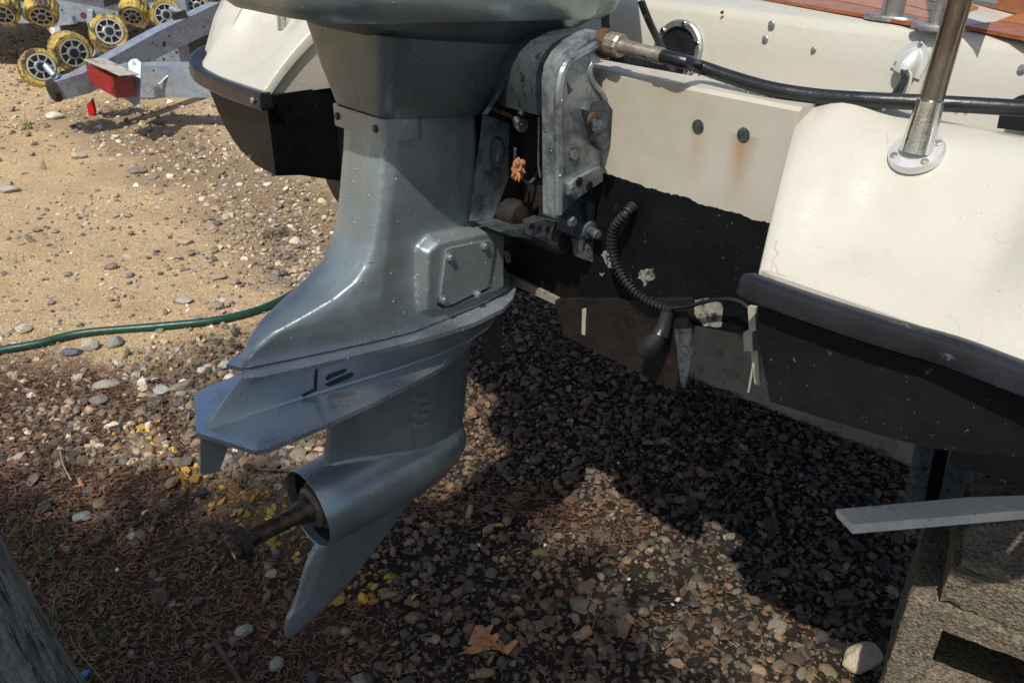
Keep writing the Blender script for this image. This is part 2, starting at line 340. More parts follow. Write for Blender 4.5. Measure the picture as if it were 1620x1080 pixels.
MUL3 = [G(*p) for p in ((690, 800), (830, 800), (980, 850))]
def side(px, py, pts):   # signed: positive on camera side of polyline (smaller y)
    best = None
    for i in range(len(pts)-1):
        ax, ay = pts[i]; bx, by = pts[i+1]; d = seg(px, py, pts[i], pts[i+1]); cr = (bx-ax)*(py-ay)-(by-ay)*(px-ax)
        if best is None or d < best[0]: best = (d, -1 if cr > 0 else 1)
    return best[0]*best[1]
def zones(x, y):
    nz = noise.noise(Vector((x*2.2, y*2.2, 1)))*.35+noise.noise(Vector((x*7, y*7, 2)))*.16
    near = side(x, y, GEDGE)+nz*.5                      # >0 near side
    sand = 1-sm(near, -.10, .22)
    if x > -.2 and y < 8: sand *= 1-sm(x+nz*.3, -.55, -.1)
    band = 1-sm(polyd(x, y, GB)+nz*.35, .12, .42)
    far = sm(y+nz, 3.6, 4.6)
    mul = max(1-sm(polyd(x, y, MUL)+nz*.25, .18, .34), 1-sm(polyd(x, y, MUL2)+nz*.35, .07, .17), .8*(1-sm(polyd(x, y, MUL3)+nz*.2, .03, .08)))
    if near < 0: mul *= max(0, 1+near*4)
    yel = 1-sm(polyd(x, y, YEL)+nz*.10, .015, .085)
    return sand, band, far, mul, yel
def make_ground():
    xs = np.concatenate([-np.geomspace(60, 3.2, 22), np.linspace(-3.1, 2.6, 190), np.geomspace(2.7, 60, 22)])
    ys = np.concatenate([-np.geomspace(30, .6, 12), np.linspace(.4, 4.2, 150), np.geomspace(4.3, 90, 34)])
    bm = bmesh.new(); lay = bm.loops.layers.float_color.new('zone'); vs = []; zc = {}
    for y in ys:
        row = []
        for x in xs:
            v = bm.verts.new((x, y, gz(x, y))); row.append(v)
            s, b, f, m_, ye = zones(x, y)
            sand = max(s*(1-b*.5), .42*sm(-x, .25, .6)*(1-m_))
            shade = sm(x, .05, .5)*(1-sm(y, 1.9, 2.4))*.6  # boat's shade on the ground, stored as darker soil colour
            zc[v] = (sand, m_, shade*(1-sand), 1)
        vs.append(row)
    for i in range(len(ys)-1):
        for j in range(len(xs)-1):
            f = bm.faces.new((vs[i][j], vs[i][j+1], vs[i+1][j+1], vs[i+1][j])); f.smooth = True
            for l in f.loops: l[lay] = zc[l.vert]
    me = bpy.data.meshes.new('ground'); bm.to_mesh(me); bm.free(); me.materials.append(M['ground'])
    o = bpy.data.objects.new('ground', me); COL.objects.link(o); o['kind'] = 'structure'
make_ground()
# ------------------------------------------------------------------ stones
def stone_protos(k, sub):
    out = []
    for i in range(k):
        bm = bmesh.new(); bmesh.ops.create_icosphere(bm, subdivisions=sub, radius=1)
        sc_ = Vector((1, random.uniform(.62, .95), random.uniform(.34, .62))); off = Vector((random.random()*50, 0, 0))
        cuts = [(Vector((random.gauss(0, 1), random.gauss(0, 1), random.gauss(0, 1))).normalized(), random.uniform(.55, .85)) for _ in range(7)]
        for v in bm.verts:
            d = v.co.normalized(); r = 1+.22*noise.noise(d*1.6+off)
            p = d*r
            for n_, h in cuts:
                q = p.dot(n_)
                if q > h: p = p-n_*(q-h)*.85
            v.co = Vector((p.x*sc_.x, p.y*sc_.y, p.z*sc_.z))
        V = np.array([v.co[:] for v in bm.verts], dtype=np.float32); F = np.array([[v.index for v in f.verts] for f in bm.faces], dtype=np.int32)
        bm.free(); out.append((V, F))
    return out
P1 = stone_protos(14, 2); P0 = stone_protos(10, 1)
GREY = [(.20, .175, .14), (.145, .13, .11), (.25, .215, .165), (.115, .10, .085), (.20, .145, .095), (.31, .27, .21), (.16, .095, .062), (.135, .14, .125), (.24, .165, .10), (.08, .072, .068), (.23, .185, .13), (.19, .14, .10), (.27, .20, .13)]
SANDC = [(.56, .44, .29), (.64, .52, .35), (.46, .35, .23), (.36, .30, .24), (.70, .60, .45), (.27, .24, .22), (.52, .38, .24), (.70, .64, .54), (.42, .36, .30)]
YELC = [(.66, .36, .05), (.70, .47, .07), (.58, .28, .05), (.55, .36, .09), (.36, .21, .08), (.60, .33, .06)]
WARM = [(.34, .20, .11), (.40, .27, .15), (.30, .17, .10), (.27, .20, .14), (.44, .32, .19)]
def build_stones(name, L, protos, kind='stuff'):
    # L: list of (x,y,z,r,col)
    Vs, Fs, Cs, base = [], [], [], 0
    for (x, y, z, r, col) in L:
        V, F = protos[random.randrange(len(protos))]
        q = Matrix.Rotation(random.uniform(0, 6.283), 3, 'Z') @ Matrix.Rotation(random.gauss(0, .45), 3, 'X') @ Matrix.Rotation(random.gauss(0, .45), 3, 'Y')
        R = np.array(q, dtype=np.float32); Vs.append((V*r)@R.T+np.array((x, y, z), dtype=np.float32)); Fs.append(F+base); base += len(V)
        Cs.append(np.tile(np.array((*col, 1), dtype=np.float32), (len(V), 1)))
    V = np.concatenate(Vs); F = np.concatenate(Fs); C = np.concatenate(Cs)
    me = bpy.data.meshes.new(name); me.vertices.add(len(V)); me.vertices.foreach_set('co', V.ravel())
    me.loops.add(F.size); me.loops.foreach_set('vertex_index', F.ravel()); me.polygons.add(len(F)); me.polygons.foreach_set('loop_start', np.arange(0, F.size, 3, dtype=np.int32)); me.polygons.foreach_set('loop_total', np.full(len(F), 3, dtype=np.int32))
    at = me.attributes.new('col', 'FLOAT_COLOR', 'POINT'); at.data.foreach_set('color', C.ravel())
    me.update(calc_edges=True); me.validate(); me.materials.append(M['stone'])
    me.shade_smooth(); me.set_sharp_from_angle(angle=math.radians(38))
    o = bpy.data.objects.new(name, me); COL.objects.link(o); o['kind'] = kind; return o
def visible(x, y, mg=240):
    if y < .5: return False
    u, v = proj(x, y, 0); return -mg < u < 1620+mg and v < 1080+mg*1.5 and v > -40
def gather():
    nearL, farL, gritL = [], [], []
    N = 42000
    for _ in range(N*3):
        if len(nearL) >= 36000: break
        x = random.uniform(-2.0, 2.5); y = .60+random.random()**1.05*2.6
        if not visible(x, y): continue
        s, b, f, m_, ye = zones(x, y)
        dens = (1-s)*(1-.72*m_*(1-ye))+s*b*.35+s*.05
        if random.random() > dens: continue
        r = random.lognormvariate(math.log(.0078), .40); r = min(r, .022)
        if ye > .12 and random.random() < ye*.9: col = random.choice(YELC); r *= .95
        elif s > .5: col = random.choice(SANDC)
        else:
            lit = 1-sm(abs(x+.02)+abs(y-1.55)*.8, .25, .7)  # sunlit patch put into the stone colours: more warm stones there
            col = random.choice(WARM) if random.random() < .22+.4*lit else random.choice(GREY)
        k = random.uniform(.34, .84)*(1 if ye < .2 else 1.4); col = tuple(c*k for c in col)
        nearL.append((x, y, gz(x, y)+r*random.uniform(.0, .55), r, col))
    for _ in range(34000):                              # fine grit between the stones
        x = random.uniform(-1.4, 2.1); y = .65+random.random()*2.1
        if not visible(x, y): continue
        s, b, f, m_, ye = zones(x, y)
        if random.random() > (1-s)*(1-.85*m_): continue
        r = random.uniform(.0025, .0055); k = random.uniform(.3, .8); gritL.append((x, y, gz(x, y)+r*.3, r, tuple(q*k for q in random.choice(GREY))))
    for _ in range(60000):
        if len(farL) >= 27000: break
        y = 1.5+random.random()**1.5*9; x = random.uniform(-.95*y-.3, .9*y)
        if not visible(x, y) or (x > -.2 and y < 2.5): continue
        s, b, f, m_, ye = zones(x, y)
        cl = sm(noise.noise(Vector((x*1.7, y*1.7, 5))), -.1, .35)
        dens = .07+.93*max(b, f*.7, (1-s)*.8, cl*.38)
        if random.random() > dens: continue
        r = random.lognormvariate(math.log(.0105), .36)*(1+.10*max(0, y-3)); r = min(r, .032)
        col = random.choice(SANDC if random.random() < .30+.45*s else GREY); k = random.uniform(.75, 1.15)
        farL.append((x, y, gz(x, y)+r*random.uniform(-.15, .35), r, tuple(c*k for c in col)))
    for _ in range(14000):                               # coarse grit on the sand
        y = 1.4+random.random()**1.3*4; x = random.uniform(-.9*y, -.25*y)
        if not visible(x, y) or zones(x, y)[0] < .6: continue
        r = random.uniform(.002, .005); farL.append((x, y, gz(x, y)+r*.2, r, random.choice(SANDC)))
    return nearL, farL, gritL
nearL, farL, gritL = gather()
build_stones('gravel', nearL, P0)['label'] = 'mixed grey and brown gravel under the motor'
build_stones('sandy_pebbles', farL, stone_protos(8, 1))['label'] = 'small tan pebbles strewn over the sand'
# ------------------------------------------------------------------ pine litter
TET = []
for k in range(6):
    V_ = np.array([(math.cos(a)*random.uniform(.7, 1.1), math.sin(a)*random.uniform(.7, 1.1), 0) for a in (0, 1.3, 2.6, 3.9, 5.1)]+[(.1, 0, .75), (0, .1, -.6)], dtype=np.float32)
    F_ = np.array([(i, (i+1) % 5, 5) for i in range(5)]+[((i+1) % 5, i, 6) for i in range(5)], dtype=np.int32); TET.append((V_, F_))
build_stones('fine_grit', gritL, TET)['label'] = 'fine dark grit between the gravel stones'
def make_litter():
    V, F = [], []
    for _ in range(60000):
        if len(F) > 75000: break
        x = random.uniform(-1.5, .9); y = .8+random.random()*1.9
        if not visible(x, y): continue
        s, b, f, m_, ye = zones(x, y)
        if random.random() > m_*(1-.8*ye)+.17*(1-s): continue
        ang = random.uniform(0, 6.283); L = random.uniform(.008, .030); wd = random.uniform(.0006, .0018); tl = random.gauss(0, .25)
        d = Vector((math.cos(ang)*math.cos(tl), math.sin(ang)*math.cos(tl), math.sin(tl)))*L/2; sd_ = Vector((-math.sin(ang), math.cos(ang), 0))*wd; up = Vector((0, 0, wd*.9))
        c = Vector((x, y, gz(x, y)+.003+random.random()*.010)); bnd = sd_*random.gauss(0, 2.5)
        b0 = len(V); V += [c-d-sd_*.5, c-d+sd_*.5, c+bnd-sd_, c+bnd+sd_, c+bnd+up, c+d]
        F += [(b0, b0+2, b0+4), (b0, b0+4, b0+1), (b0+1, b0+4, b0+3), (b0+2, b0+5, b0+4), (b0+4, b0+5, b0+3)]
    me = bpy.data.meshes.new('pine_litter'); me.from_pydata([v[:] for v in V], [], F); me.materials.append(M['needle'])
    o = bpy.data.objects.new('pine_litter', me); COL.objects.link(o); o['kind'] = 'stuff'; o['label'] = 'reddish brown needles and bark litter'
make_litter()
# ================================================================== BOAT
boat = thing('motor_boat', 'white open boat with black bottom paint and black rub rail, stern towards the viewer', 'boat', W(.9, 0, .585))
def grid(mb, rows):
    rr = [[mb.bm.verts.new(p) for p in r] for r in rows]
    for i in range(len(rr)-1):
        for j in range(len(rr[0])-1): mb.face((rr[i][j], rr[i][j+1], rr[i+1][j+1], rr[i+1][j]))
    return rr
AN = .78; ZN = .955
def make_hull():
    mb = MB()
    # transom block of the well (closed): face a=.78, top ledge, well side of it
    zb = .606
    mb.loft([[W(AN, s, zb+.20*max(0, abs(s)-.02)), W(AN, s, ZN-.004), W(AN+.004, s, ZN), W(AN+.050, s, ZN), W(AN+.058, s, ZN-.006), W(AN+.075, s, .80), W(AN+.07, s, zb+.20*max(0, abs(s)-.02))] for s in np.linspace(-.446, .446, 24)])
    # aft sponson boxes under the rail
    for sg in (-1, 1):
        def ring(a, ins=0):
            zt = .835 if sg > 0 else .840
            zi = .703-.045*sm(a, .66, .80)-.02*sm(a, .8, 1.2); pts = [(.450, zt), (.450, .77), (.454, zi), (.53, .706), (.60, .714), (.64, .725), (.68, .742), (.715, .768), (.745, .80), (.765, .825), (.775, zt)] if sg < 0 else [(.502, zt), (.508, .77), (.534, .703), (.56, .707), (.60, .713), (.64, .719), (.68, .727), (.72, .741), (.76, .760), (.800, .79), (.815, zt)]
            return [W(a+(.0 if s < (.52 if sg < 0 else .77) else (s-(.52 if sg < 0 else .77))*(.14 if sg < 0 else .9) if a < .8 else 0), sg*(s-ins), z) for s, z in pts]
        mb.loft([ring(.652), ring(.70), ring(.80), ring(1.2), ring(1.9), ring(3.2)])
    # hull bottom ahead of the transom
    mb.loft([[W(a, s, z+max(0, a-2)*.03) for s, z in ((-.47, .78), (-.47, .66), (-.30, .64), (0, .600), (.30, .64), (.47, .66), (.47, .78))] for a in (.856, 1.4, 2.2, 3.2)])
    return mb.build('hull', M['hull'], boat, bevel=0, smooth=25)
hull = make_hull()
def top_z(a, s):
    # sloping, slightly scooped white surface between rub rail and gunwale (height as a function of a and |s|)
    t0 = max(0, min(1, (a-.655)/.19)); z = .834+.116*(1-(1-t0)**1.6)-max(0, a-.845)*.12
    t = max(0, (a-.655)/.145)
    e = abs(s)
    rim = math.exp(-((e-.475)/.035)**2)*.019*min(1, max(0, t*1.3))       # raised strip beside the well
    wall = sm(e, .66, .735)
    z += rim - .022*sm(e, .500, .56)*(1-sm(e, .66, .73))*sm(t, .05, .45)*(1-sm(t, .55, .95))
    z += wall*sm(t, -.05, 1.9)*.12
    return z
def edge_s(z_t): return .468-.036*z_t     # inner border follows the slanted reveal
def make_caps():
    for sg in (-1, 1):
        mb = MB()
        al = [.652, .656, .662, .670, .682, .70, .72, .742, .765, .79, .815, .84, .86, .875, .885, .892, .896, .898]
        cols = np.linspace(0, 1, 34)
        rows = []
        for a in al:
            t = min(1, max(0, (a-.655)/.135)); si = .500-.060*t if sg > 0 else .457-.017*t
            if a > .835: si = .44
            dz = -.11*sm(a, .868, .898)
            r = []
            for c in cols:
                smax = .772 if sg < 0 else .822; s = si+(smax-si)*c
                aa = a+(max(0, s-(.69 if sg < 0 else .775))**2*7.0 if a < 1.0 else 0)*(1-sm(a, .7, 1.0))
                r.append(W(aa, sg*s, top_z(a, s)+(.016 if sg < 0 else 0)+(dz*(1-sm(s, .68, .74)) if a > .865 else 0)))
            rows.append(r)
        # reveal: wall going down along the inner border
        rows2 = [[p for p in r] for r in rows]
        rr = grid(mb, rows2)
        inner = [r[0] for r in rr]; prev = inner
        for dn, ds in ((.003, .002), (.019, .002), (.0195, -.004), (None, -.004)):
            low = []
            for i, v in enumerate(inner):
                zz = (v.co.z-dn if dn else min(.80 if sg > 0 else .838, v.co.z-.02)); p = v.co-BS*(sg*ds); low.append(mb.bm.verts.new((p.x, p.y, max(zz, .78))))
            for i in range(len(inner)-1): mb.face((prev[i], prev[i+1], low[i+1], low[i]))
            prev = low
        outer = [r[-1] for r in rr]; lo2 = [mb.bm.verts.new((v.co.x, v.co.y, .822)) for v in outer]
        for i in range(len(outer)-1): mb.face((outer[i], outer[i+1], lo2[i+1], lo2[i]))
        back = [mb.bm.verts.new((v.co.x, v.co.y, .822)) for v in rr[0]]
        for j in range(len(back)-1): mb.face((rr[0][j], rr[0][j+1], back[j+1], back[j]))
        mb.build('quarter_deck', M['gel'], boat, smooth=50)
        g = MB(); g.loft([[W(a, sg*s, z) for s, z in ((.70, .86), (.70, 1.05), (.715, 1.075), (.745, 1.085), (.775, 1.07), (.79, 1.0), (.80, .84))] for a in (.885, 1.3, 1.9, 3.1)]) if False else g.loft([[W(a, sg*s, .84+(z-.84)*k) for s, z in ((.70, .86), (.70, 1.05), (.715, 1.075), (.745, 1.085), (.775, 1.07), (.79, 1.0), (.80, .84))] for a, k in ((.70, .12), (.73, .38), (.77, .62), (.82, .80), (.90, .93), (1.3, 1), (1.9, 1), (3.1, 1))]); g.build('gunwale', M['gel'], boat, smooth=50)
make_caps()
def make_well():
    mb = MB()
    # well floor and front coaming as one moulding with rounded junction
    prof = [(.845, .80), (.86, .857), (.93, .857), (.955, .862), (.972, .875), (.980, .895), (.992, .96), (.998, .995), (1.004, 1.004), (1.015, 1.008), (1.3, 1.012)]
    rows = []
    for s in np.linspace(-.70, 1.0, 40):
        rows.append([W(a, s, z) for a, z in prof])
    grid(mb, rows)
    mb.build('well_coaming', M['gel'], boat, smooth=50)
    d = MB(); d.box(W(2.3, 0, 1.0), BA*.995, BS*.72, Vector((0, 0, .006))); d.build('deck', M['gel'], boat)
make_well()
def make_rail():
    for sg in (-1, 1):
        rz = .8180 if sg > 0 else .834; s0_ = .494 if sg > 0 else .448; pts = [W(.650, sg*s0_, rz), W(.648, sg*(s0_+.009), rz), W(.648, sg*.56, rz), W(.648, sg*.62, rz+.002), W(.650, sg*.68, rz+.005)]
        if sg > 0: pts += [W(.650, .74, .8225), W(.651, .785, .825), W(.668, .825, .827), (W(.73, .845, .830)), W(.9, .825, .84), W(1.6, .83, .86), W(3, .83, .88)]
        else: pts += [W(.654, -.71, .843), W(.668, -.75, .850), W(.700, -.785, .858), W(.76, -.80, .864), W(.9, -.81, .85), W(1.6, -.82, .86), W(3, -.82, .88)]
        pts = spline(pts, 5)
        prof = [(.0, .0150), (.006, .0148), (.0098, .0125), (.0112, .008), (.0115, .001), (.0128, -.006), (.0128, -.0105), (.010, -.0138), (.003, -.0146), (-.012, -.014), (-.014, .012)]
        rings = []
        for i, p in enumerate(pts):
            t = (pts[min(i+1, len(pts)-1)]-pts[max(i-1, 0)]).normalized(); o = t.cross(Vector((0, 0, 1)))*(1 if sg > 0 else -1); o.z = 0; o.normalize()
            k = 1.0 if i > 2 else (.62, .85, .96)[i]
            kz = k*(.84 if sg > 0 else 1); rings.append([p+o*(x*k)+Vector((0, 0, z*kz)) for x, z in prof])
        mb = MB(); mb.loft(rings); r = mb.build('rub_rail', M['rubber'], boat, smooth=40)
        if sg < 0:
            sb = MB(); c = W(.6355, -.462, .835); sb.disc(c, -BA, .0055, .004, 12); sb.build('screw', M['steel'], r)
make_rail()
# holes, boards and fittings on the transom
def on_transom(name, polypx, mat, th=.012, a=AN, bev=.0015, par=boat):
    mb = MB(); mb.prism([onA(u, v, a) for u, v in polypx], BA*(-th)); return mb.build(name, mat, par, bevel=bev)
for (u, v) in ((1105, 200), (1177, 213)):
    mb = MB(); c = onA(u, v, AN); mb.lathe(c-BA*.0012, BA, [(0, .0078), (.0, .0062), (.0, .0002)], 20, caps=False); mb.build('drain_rim', M['grime'], boat)
    mb = MB(); mb.disc(c-BA*.0006, -BA, .0062, .0004, 20); mb.build('drain_hole', M['cavity'], boat)
on_transom('stained_board', ((888, 478), (905, 527), (1078, 612), (1098, 520), (1098, 470), (890, 470)), M['board'], .014)
on_transom('pale_edge', ((700, 383), (788, 423), (886, 470), (888, 482), (790, 437), (700, 397)), M['beam'], .006, AN, .001)
on_transom('bracket_plate', ((1070, 520), (1095, 519), (1098, 560), (1085, 612), (1080, 608)), M['grime'], .004, AN-.016, .0008)
on_transom('drip_scale', ((922, 488), (928, 487), (926, 530), (921, 528)), M['ivory'], .0012, AN-.0145, 0)
for poly in (((958, 395), (966, 402), (969, 421), (962, 424), (952, 404)), ((1012, 428), (1032, 424), (1036, 438), (1020, 452), (1010, 440)), ((1100, 474), (1120, 470), (1140, 478), (1144, 500), (1140, 518), (1115, 516), (1098, 496)), ((948, 432), (957, 431), (956, 438)), ((794, 393), (806, 400), (808, 415), (802, 414)), ((996, 470), (1010, 474), (1008, 490), (997, 488))):
    q = []
    for k in range(len(poly)):
        (x0, y0), (x1, y1) = poly[k], poly[(k+1) % len(poly)]
        for t in (0, .25, .5, .75): q.append((x0+(x1-x0)*t+random.uniform(-2.2, 2.2), y0+(y1-y0)*t+random.uniform(-2.2, 2.2)))
    on_transom('paint_chip', q, M['chip'], .0008, AN, 0)
def conduit(path, r, name, mat, par, period=.0055, amp=.0013):
    pts = spline(path, 10); L = [0]
    for i in range(1, len(pts)): L.append(L[-1]+(pts[i]-pts[i-1]).length)
    n = int(L[-1]/period*4); P = []; R = []; j = 0
    for k in range(n+1):
        d = L[-1]*k/n
        while j < len(L)-2 and L[j+1] < d: j += 1
        t = (d-L[j])/max(1e-9, L[j+1]-L[j]); P.append(pts[j].lerp(pts[j+1], t)); R.append(r+amp*(1 if (k//2) % 2 else -1))
    mb = MB(); mb.tube(P, R, 12); return mb.build(name, mat, par, smooth=20)
conduit([onA(1002, 325, .778), onA(990, 338, .762), onA(972, 362, .758), onA(968, 395, .756), onA(982, 434, .755), onA(1008, 465, .755), onA(1038, 482, .757), onA(1064, 491, .76)], .0058, 'corrugated_conduit', M['black'], boat)
mb = MB(); mb.tube(spline([onA(1056, 488, .758), onA(1090, 484, .757), onA(1130, 474, .757), onA(1165, 475, .757), onA(1186, 490, .756), onA(1197, 512, .752)], 6), .0026, 8); mb.build('sensor_wire', M['black'], boat)
mb = MB(); mb.tube([onA(1056, 492, .757), onA(1050, 515, .752), onA(1043, 530, .745)], [.008, .010, .012], 12)
mb.lathe(onA(1046, 525, .745), (onA(1012, 572, .735)-onA(1046, 525, .745)), [(0, .007), (.006, .010), (.018, .0135), (.032, .0145), (.040, .0115), (.042, .004)], 20); mb.build('depth_sensor', M['black'], boat)
sb = MB(); sb.prism([onA(u, v, .70) for u, v in ((1188, 482), (1199, 484), (1201, 520), (1190, 520))], BA*-.006)
sb.prism([onA(u, v, .70) for u, v in ((1186, 520), (1200, 520), (1201, 550), (1187, 550))], BA*-.012)
sb.prism([onA(u, v, .70) for u, v in ((1191, 550), (1203, 552), (1206, 607), (1198, 604))], BA*-.005); sb.build('ivory_clip', M['ivory'], boat, bevel=.001)
mb = MB(); mb.tube([onA(1194, 552, .70), onA(1190, 585, .70), onA(1184, 620, .70)], .0012, 6); mb.build('loose_string', M['ivory'], boat)
# coaming fittings (plane of the coaming face)
AC = .985
def cface(u, v):   # hit of the sight line with the sloping coaming face
    a = .985
    for _ in range(6):
        p = loc3(onA(u, v, a)); a = .980+max(0, min(.016, (p.z-.895)*.17))
    return onA(u, v, a)
CN = (BA*-1+Vector((0, 0, .16))).normalized()
for (u, v, r, mt) in ((1078.5, 36, .0042, 'steel'), (1221, 39, .0062, 'steel'), (1211, 62, .0058, 'steel'), (1287.5, 79, .0045, 'brass'), (1497.5, 110, .0060, 'steel'), (1618, 109, .0060, 'steel'), (1143, 20, .0030, 'rust')):
    r *= .72; mb = MB(); c = cface(u, v); mb.disc(c, CN, r, .0022, 16); mb.disc(c+CN*.0015, CN, r*.55, .0025, 6); mb.build('deck_screw', M[mt], boat)
port = MB(); pc = cface(1073, 80)
port.lathe(pc, CN, [(0, .0405), (.004, .0405), (.006, .038), (.006, .0315), (.001, .030)], 40, caps=False); po = port.build('port_ring', M['steel'], boat)
mb = MB(); mb.lathe(pc+CN*.0016, CN, [(0, .0315), (.0005, .0001)], 32, caps=False); mb.build('port_opening', M['black'], po)
for k in range(6):
    q = math.radians(20+60*k); e = BS*math.cos(q)+Vector((0, 0, 1))*math.sin(q); e = (e-CN*e.dot(CN)).normalized()
    mb = MB(); mb.disc(pc+CN*.006+e*.0355, CN, .0042, .0026, 12); mb.build('screw', M['chrome'], po)
mb = MB(); mb.prism([cface(u, v) for u, v in ((1058, 122), (1093, 96), (1107, 86), (1104, 104), (1086, 121))], CN*.004); mb.build('port_flange', M['black'], po, bevel=.001)
conduit([onA(958, 96, .90), onA(985, 98, .92), onA(1020, 100, .94), onA(1052, 104, .965), onA(1072, 98, .985)], .019, 'rigging_hose', M['black'], boat, .0042, .0015)
for off in (0, 4):
    mb = MB(); mb.tube(spline([onA(1012+off, 2, .86), onA(1024+off, 32, .87), onA(1040+off, 66, .90), onA(1062+off, 110, .95)], 5), .0032, 8); mb.build('control_wire', M['black'], boat)
mb = MB(); mb.tube([onA(958, 20, .86), onA(960, 60, .86)], .006, 8); mb.build('fuel_line', M['black'], boat)
# clam shell vent with its wires
def make_clam():
    c = cface(1441, 100); upv = (Vector((0, 0, 1))-CN*CN.z).normalized(); rt = upv.cross(CN)*-1
    if rt.dot(BS) < 0: rt = -rt
    q = math.radians(-14); u2 = upv*math.cos(q)+rt*math.sin(-q); r2 = rt*math.cos(q)-upv*math.sin(-q)
    mb = MB()
    out = [(math.cos(t)*.0185, math.sin(t)*.024) for t in np.linspace(0, math.pi, 15)]+[(-.0185, -.012), (.0185, -.012)]
    mb.prism([c+r2*x+u2*y for x, y in out], CN*.002)
    rings = []
    for k in range(9):
        y = .017*math.cos(k/8*math.pi/2)-.012*(k/8); ww = .003+.0105*math.sin(k/8*math.pi/2+.05); h = .002+.014*math.sin(k/8*math.pi/2)
        rings.append([c+CN*.001+u2*y+r2*(math.cos(t)*ww)+CN*(math.sin(t)*h) for t in np.linspace(0, math.pi, 11)])
    mb.loft(rings, caps=False); v = mb.build('clam_vent', M['bright'], boat, smooth=40)
    for (x, y) in ((-.014, -.006), (.0, .0215)):
        sb = MB(); sb.disc(c+r2*x+u2*y+CN*.002, CN, .0028, .0015, 10); sb.build('screw', M['steel'], v)
    for k, (du, mt) in enumerate(((0, 'black'), (5, 'black'), (13, 'ivory'))):
        wb = MB(); wb.tube(spline([c+CN*.006-u2*.006+r2*(k*.005-.006), onA(1428+du, 125, .965), onA(1412+du*1.6, 152, .955), onA(1404+du*1.6, 166, .95)], 5), 0.0027 if k < 2 else .0016, 8); wb.build('wire', M[mt], v)
make_clam()
mb = MB(); mb.prism([onA(u, v, .93) for u, v in ((1577, 203), (1581, 182), (1597, 160), (1612, 152), (1640, 148), (1640, 210))], BA*.05); mb.build('black_box_corner', M['black'], boat, bevel=.003)
# mahogany deck strips behind the coaming
ZD = 1.010
def plank(poly, mat, name='deck_plank', th=.004):
    mb = MB(); mb.prism([onZ(u, v, ZD) for u, v in poly], Vector((0, 0, th))); mb.build(name, M[mat], boat, bevel=.0008)
def lerp(a, b, t): return (a[0]+(b[0]-a[0])*t, a[1]+(b[1]-a[1])*t)
La, Lb = (1165, -6), (1452, 44); Ra, Rb = (1420, -34), (1548, 16)
n = 4
for k in range(n):
    t0, t1 = k/n+.012, (k+1)/n-.012
    pl0, pr0 = lerp(La, Ra, t0), lerp(Lb, Rb, t0); pl1, pr1 = lerp(La, Ra, t1), lerp(Lb, Rb, t1)
    plank((pl0, pr0, pr1, pl1), 'teak' if k == 0 else 'teak2')
plank(((1522, 46), (1625, 66), (1660, 70), (1660, 52), (1574, 40)), 'teak'); plank(((1577, 38.5), (1660, 50), (1660, 20), (1600, 30)), 'teak2')
hb = MB(); hb.prism([onZ(u, v, ZD+.002) for u, v in ((1490, -6), (1640, 30), (1700, -20), (1560, -60))], Vector((0, 0, .03))); hb.build('hatch_board', M['teak2'], boat, bevel=.002)
hb = MB(); hb.prism([onZ(u, v, ZD+.033) for u, v in ((1532, 3), (1574, 11), (1582, -8), (1540, -16))], Vector((0, 0, .003))); h = hb.build('hatch_latch', M['steel'], boat, bevel=.001)
def post_foot(u, v, r, w_, name):
    c = onZ(u, v, ZD); mb = MB()
    mb.loft([[c+BA*(math.sin(t)*w_*.45*k)+BS*(math.cos(t)*w_*k)+Vector((0, 0, h)) for t in np.linspace(0, 2*math.pi, 24, endpoint=False)] for k, h in ((1, 0), (1, .004), (.9, .006))])
    f = mb.build(name+'_foot', M['steel'], boat, smooth=40)
    mb = MB(); mb.tube([c+Vector((0, 0, .005)), c+Vector((0, 0, .6))], r, 16); mb.build(name, M['steel'], f)
post_foot(1409, 33, .0125, .033, 'seat_post'); post_foot(1478, 48, .006, .026, 'small_post')
# stern rail poles with round feet
def make_pole(sg):
    c = W(.80, .575, .947) if sg > 0 else W(.80, -.575, .945)
    if sg > 0:
        for k in range(400):
            p = loc3(EYEV+ray(1450, 243)*(.6+k*.001))
            if p.z <= top_z(p.x, p.y): break
        c = W(p.x, p.y, p.z)
    else: c = W(.775, -.575, top_z(.775, -.575))
    q = loc3(c); q_ = (q.x, abs(q.y)); h_ = .015; ga = (top_z(q_[0]+h_, q_[1])-top_z(q_[0]-h_, q_[1]))/(2*h_)
    nrm = (Vector((0, 0, 1))-BA*(ga*.95)-BS*(.05*sg)).normalized()
    mb = MB(); mb.lathe(c-nrm*.002, nrm, [(0, .0245), (.005, .0245), (.007, .0230), (.0072, .006)], 40); b = mb.build('pole_base', M['bright'], boat, smooth=40)
    ax = (onD(1490, -40, .70)-c) if sg > 0 else Vector((0, 0, 1)); ax = Vector((ax.x*.45, ax.y*.25, ax.z)).normalized() if sg > 0 else Vector((0, 0, 1))
    ax = ax if sg < 0 else Vector((.055, .03, 1)).normalized()
    mb = MB(); mb.lathe(c+nrm*.003, ax, [(0, .0152), (.010, .0142), (.030, .0128), (.046, .0120), (.047, .0105)], 28); s = mb.build('socket', M['chrome'], b, smooth=40)
    mb = MB(); mb.tube([c+ax*.04, c+ax*.75], .0100, 24); mb.build('pole', M['pole'], boat, smooth=40)
    for k in range(4):
        q = math.radians(-58+90*k+15); e = BA*math.cos(q)+BS*math.sin(q); e = (e-nrm*e.dot(nrm)).normalized()
        sb = MB(); sb.disc(c+e*.0190+nrm*.0052, nrm, .0034, .0012, 12); sb.build('screw', M['brass'], b)
    vd = (EYEV-c); vd.z = 0; vd.normalize()
    for h in (.036, .022):
        sb = MB(); p = c+ax*h+vd*.0125; sb.disc(p, vd, .0022, .001, 10); sb.build('set_screw', M['cavity'] if h > .03 else M['brass'], s)
make_pole(1); make_pole(-1)
